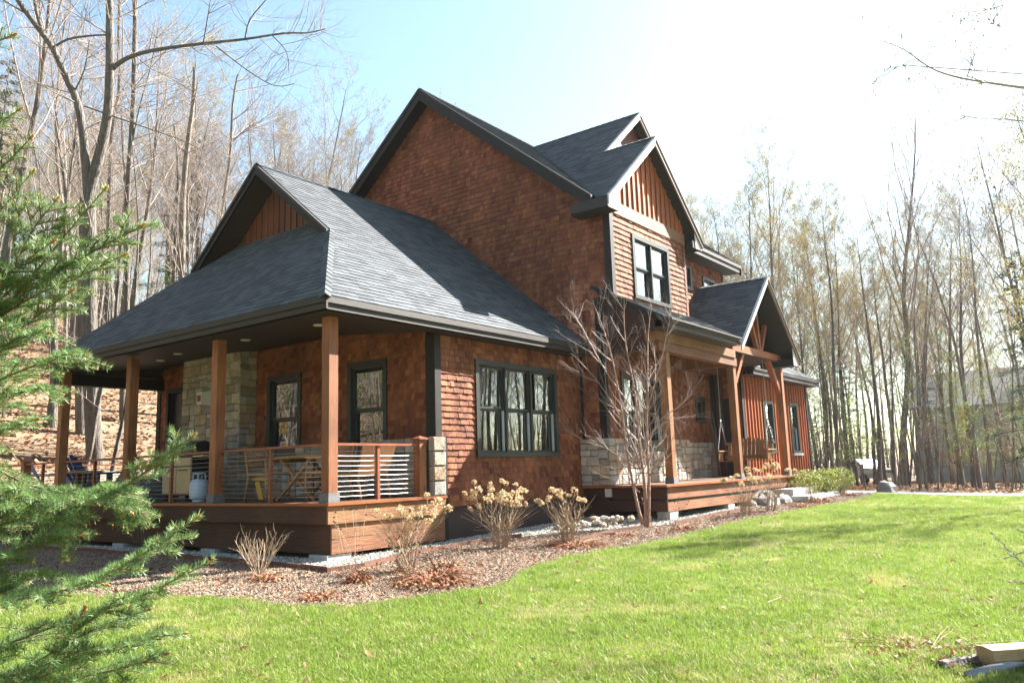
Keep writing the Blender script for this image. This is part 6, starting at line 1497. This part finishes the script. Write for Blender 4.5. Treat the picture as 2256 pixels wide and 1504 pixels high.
q.add(*prism([(a, -.85, b) for a, b in prof], (0, 1.7, 0))); child(t, 'body', q, M['whitecar'])
for a in (-1.4, 1.4):
    for s in (-.86, .70): q = MB(); q.add(*prism([(a+.34*math.cos(k), s, .34+.34*math.sin(k)) for k in np.linspace(0, 5.8, 12)], (0, .16, 0))); child(t, 'wheel', q, M['black'])
for s in (-.861, .851): q = MB(); q.add(*prism([(-.85, s, 1.1), (.85, s, 1.1), (.7, s, 1.5), (-.75, s, 1.5)], (0, .01, 0))); child(t, 'window', q, M['black'])
MINR = 0
# overhanging branch, upper right
t = thing('overhanging_branch_tree', 'budding branches reaching in at the upper right over the lawn', 'tree', gp(4.6, -10.6))
r = random.Random(505); q = MB(); cat_ = MB(); tk = MB()
tk.tube([gp(4.6, -10.6, -.2), V3((4.5, -10.4, 3)), V3((4.3, -10.0, 6)), V3((4.2, -9.9, 9))], [.16, .13, .10, .05], 9)
for pts, r0, r1 in EXPL['over']:
    pts = [V3(p) for p in pts]
    if r0 >= .008: pts.insert(0, V3((4.3, -9.95, pts[0].z-.3)))
    sp, rad = limb(q, pts, r0, r1, 5); tips = []
    for j in range(16):
        i = r.randrange(3, len(sp)-1); dd = (sp[i+1]-sp[i]).normalized(); o = dd.orthogonal().normalized(); o.rotate(Matrix.Rotation(r.uniform(0, 6.28), 3, dd))
        grow_branch(q, sp[i], dd*.8+o*.7, r.uniform(.25, .6), .004, 0, 1, r, .03, .1, [3], .5, 40, [3, 3], tips, 4)
    for e, d_ in tips:
        if r.random() < .75:
            c = e; l = r.uniform(.015, .04); cat_.tube([c, c-Z*l*.5, c-Z*l], [.003, .0045, .002], 4)
            for _ in range(2): u = V3((r.gauss(0, 1), r.gauss(0, 1), r.gauss(0, 1))).normalized(); v = u.orthogonal().normalized(); c2 = c+u*.02; cat_.add([c2-u*.009, c2-v*.005, c2+u*.009, c2+v*.005], [(0, 1, 2, 3)])
tk.build('trunk', M['bark'], t, True); q.build('branches', M['twig'], t, True); cat_.build('catkins', M['bud'], t)
# budding tree close by the right edge
pr = proto(606, 9, .09, 0, 'budding_tree', bud=2, cl=.3, spread=52); x, y = polar(1.0, 22)
pr.location = (x, y, gz(x, y)); pr['label'] = 'budding tree with dangling catkins leaning in at the right edge'; pr['group'] = 'right edge tree'

# ------------------------------------------------------------------ foreground spruce
def needles(q, p0, p1, r, dens, ln, upv, wid=.0011, cone=.55):
    d = (p1-p0); L = d.length
    if L < 1e-4: return
    d.normalize(); s1 = d.orthogonal().normalized(); s2 = d.cross(s1); n = int(L*dens)
    V = q.V; F = q.F
    for k in range(n):
        f = r.random(); a = r.uniform(0, 6.283); o = s1*math.cos(a)+s2*math.sin(a)
        if o.z < -.35 and r.random() < .55: continue
        nd = (d*r.uniform(.35, .85)+o+Z*.25).normalized(); l = ln*r.uniform(.75, 1.1); b = p0+(p1-p0)*f; v = nd.cross(o if r.random() < .5 else Z).normalized()*wid
        m_ = b+nd*l*.5; e = b+nd*l+Z*.001; k0 = len(V)
        V += [tuple(b-v*.6), tuple(b+v*.6), tuple(m_+v), tuple(e), tuple(m_-v)]; F.append((k0, k0+1, k0+2, k0+3, k0+4))
def budtip(q, e, d, s):
    d = d.normalized(); v = d.orthogonal().normalized(); w_ = d.cross(v)
    q.tube([e-d*s, e, e+d*s*.8, e+d*s*1.4], [s*.4, s*.75, s*.5, s*.05], 5)
def spruce(t, lines, seed, sidelen=(.10, .30), dens=850, ln=.026, thick=.8):
    r = random.Random(seed); needle_q = MB(); wood = MB(); buds = MB()
    for pts in lines:
        pts = [V3(p) for p in pts]; sp, rad = limb(wood, pts, .0085*thick, .0028*thick, 6); n = len(sp)
        tot = sum((sp[i+1]-sp[i]).length for i in range(n-1)); acc = 0
        for i in range(n-1):
            seg = (sp[i+1]-sp[i]).length; f = acc/tot; acc += seg
            needles(needle_q, sp[i], sp[i+1], r, dens*(1.0 if f > .45 else .5), ln, Z)
        budtip(buds, sp[-1], sp[-1]-sp[-2], .0085)
        for s_ in (1, -1): dd = (sp[-1]-sp[-2]).normalized(); budtip(buds, sp[-1]-dd*.012+dd.cross(Z).normalized()*s_*.008, dd+dd.cross(Z).normalized()*s_*.7, .006)
        ns = int(tot/.060)
        for k in range(ns):
            f = .06+.88*k/ns; i = min(n-2, int(f*(n-1))); p = sp[i].lerp(sp[i+1], f*(n-1)-i); dd = (sp[i+1]-sp[i]).normalized()
            sd_ = dd.cross(Z).normalized()*(1 if k % 2 else -1); L = (sidelen[0]+(sidelen[1]-sidelen[0])*(1-f)**.7)*r.uniform(.7, 1.15)
            nd = (dd*r.uniform(.75, 1.0)+sd_*.75+Z*r.uniform(-.25, .2)).normalized()
            e = p+nd*L-Z*L*r.uniform(-.02, .22); m_ = p.lerp(e, .5)+Z*L*.05; s2, r2 = limb(wood, [p, m_, e], .0035, .0018, 4)
            for j in range(len(s2)-1): needles(needle_q, s2[j], s2[j+1], r, dens, ln*.95, Z)
            budtip(buds, e, nd, .0045)
            if L > .10:
                for jj in range(int(L/.045)):
                    f2 = .2+.65*r.random(); j = min(len(s2)-2, int(f2*(len(s2)-1))); p2 = s2[j]; d2 = (s2[j+1]-s2[j]).normalized(); s3 = d2.cross(Z).normalized()*r.choice((-1, 1)); L2 = L*.42*r.uniform(.6, 1.1)
                    e2 = p2+(d2*.85+s3*.7+Z*r.uniform(-.3, .15)).normalized()*L2; wood.tube([p2, e2], [.002, .0014], 3); needles(needle_q, p2, e2, r, dens*.95, ln*.9, Z)
                    if r.random() < .35: budtip(buds, e2, e2-p2, .0035)
    wood.build('branches', M['shootbark'], t, True); o = needle_q.build('needles', M['needle'], t); buds.build('buds', M['shootbud'], t, True)
    return o
sb = gp(-6.75, -4.55)
t = thing('spruce', 'green spruce in the left foreground with its branches reaching across', 'tree', sb)
q = MB(); q.tube([sb-Z*.2, sb+Z*1.5, sb+Z*3.0, sb+Z*4.2], [.09, .07, .035, .012], 10); q.build('trunk', M['bark'], t, True)
r = random.Random(707)
ext = []
for ln_ in SPRUCE:
    p = V3(ln_[0]); tz = max(sb.z+.3, p.z-.12); ext.append([V3((sb.x, sb.y, tz)), V3((sb.x, sb.y, tz)).lerp(p, .55)+V3((0, 0, .05))]+[V3(k) for k in ln_])
for k in range(20):
    z = sb.z+.4+k*.085; a = R(r.uniform(0, 250)); L = .85*r.uniform(.7, 1)
    o = V3((math.cos(a), math.sin(a), 0)); b = V3((sb.x, sb.y, z)); ext.append([b, b+o*L*.5+Z*.06, b+o*L])
spruce(t, [e for e in ext if e[-1].z < 1.42], 708, (.10, .25), 1000, .032); spruce(t, [e for e in ext if e[-1].z >= 1.42], 711, (.05, .13), 900, .030)
t = thing('hemlock_sprig_tree', 'small dark conifer reaching in at the right edge above the lawn', 'tree', gp(.75, -8.9))
b = gp(.75, -8.9); q = MB(); q.tube([b-Z*.1, b+Z*.7, b+Z*1.1], [.03, .02, .006], 7); q.build('trunk', M['bark'], t, True)
ext = [[V3((.75, -8.9, V3(l[0]).z-.02))]+[V3(p) for p in l] for l in SPRIG]
spruce(t, ext, 709, (.04, .14), 900, .02, .8)

# ================================================================== HAZE VEIL, ADDED
hz = box('haze', (-330, 420, -330, 420, -3, 46), None)  # added volume that lightens the right woods, standing in for lens flare
hm = bpy.data.materials.new('haze_veil'); hm.use_nodes = True; n_ = hm.node_tree.nodes; n_.remove(n_['Principled BSDF'])
pv = n_.new('ShaderNodeVolumePrincipled'); pv.inputs['Color'].default_value = (.93, .96, 1, 1); pv.inputs['Density'].default_value = .00022; pv.inputs['Anisotropy'].default_value = .55
hm.node_tree.links.new(pv.outputs[0], n_['Material Output'].inputs['Volume'])
hz.data.materials.append(hm); hz['kind'] = 'stuff'; hz['label'] = 'thin haze added to lighten the right woods like lens flare'
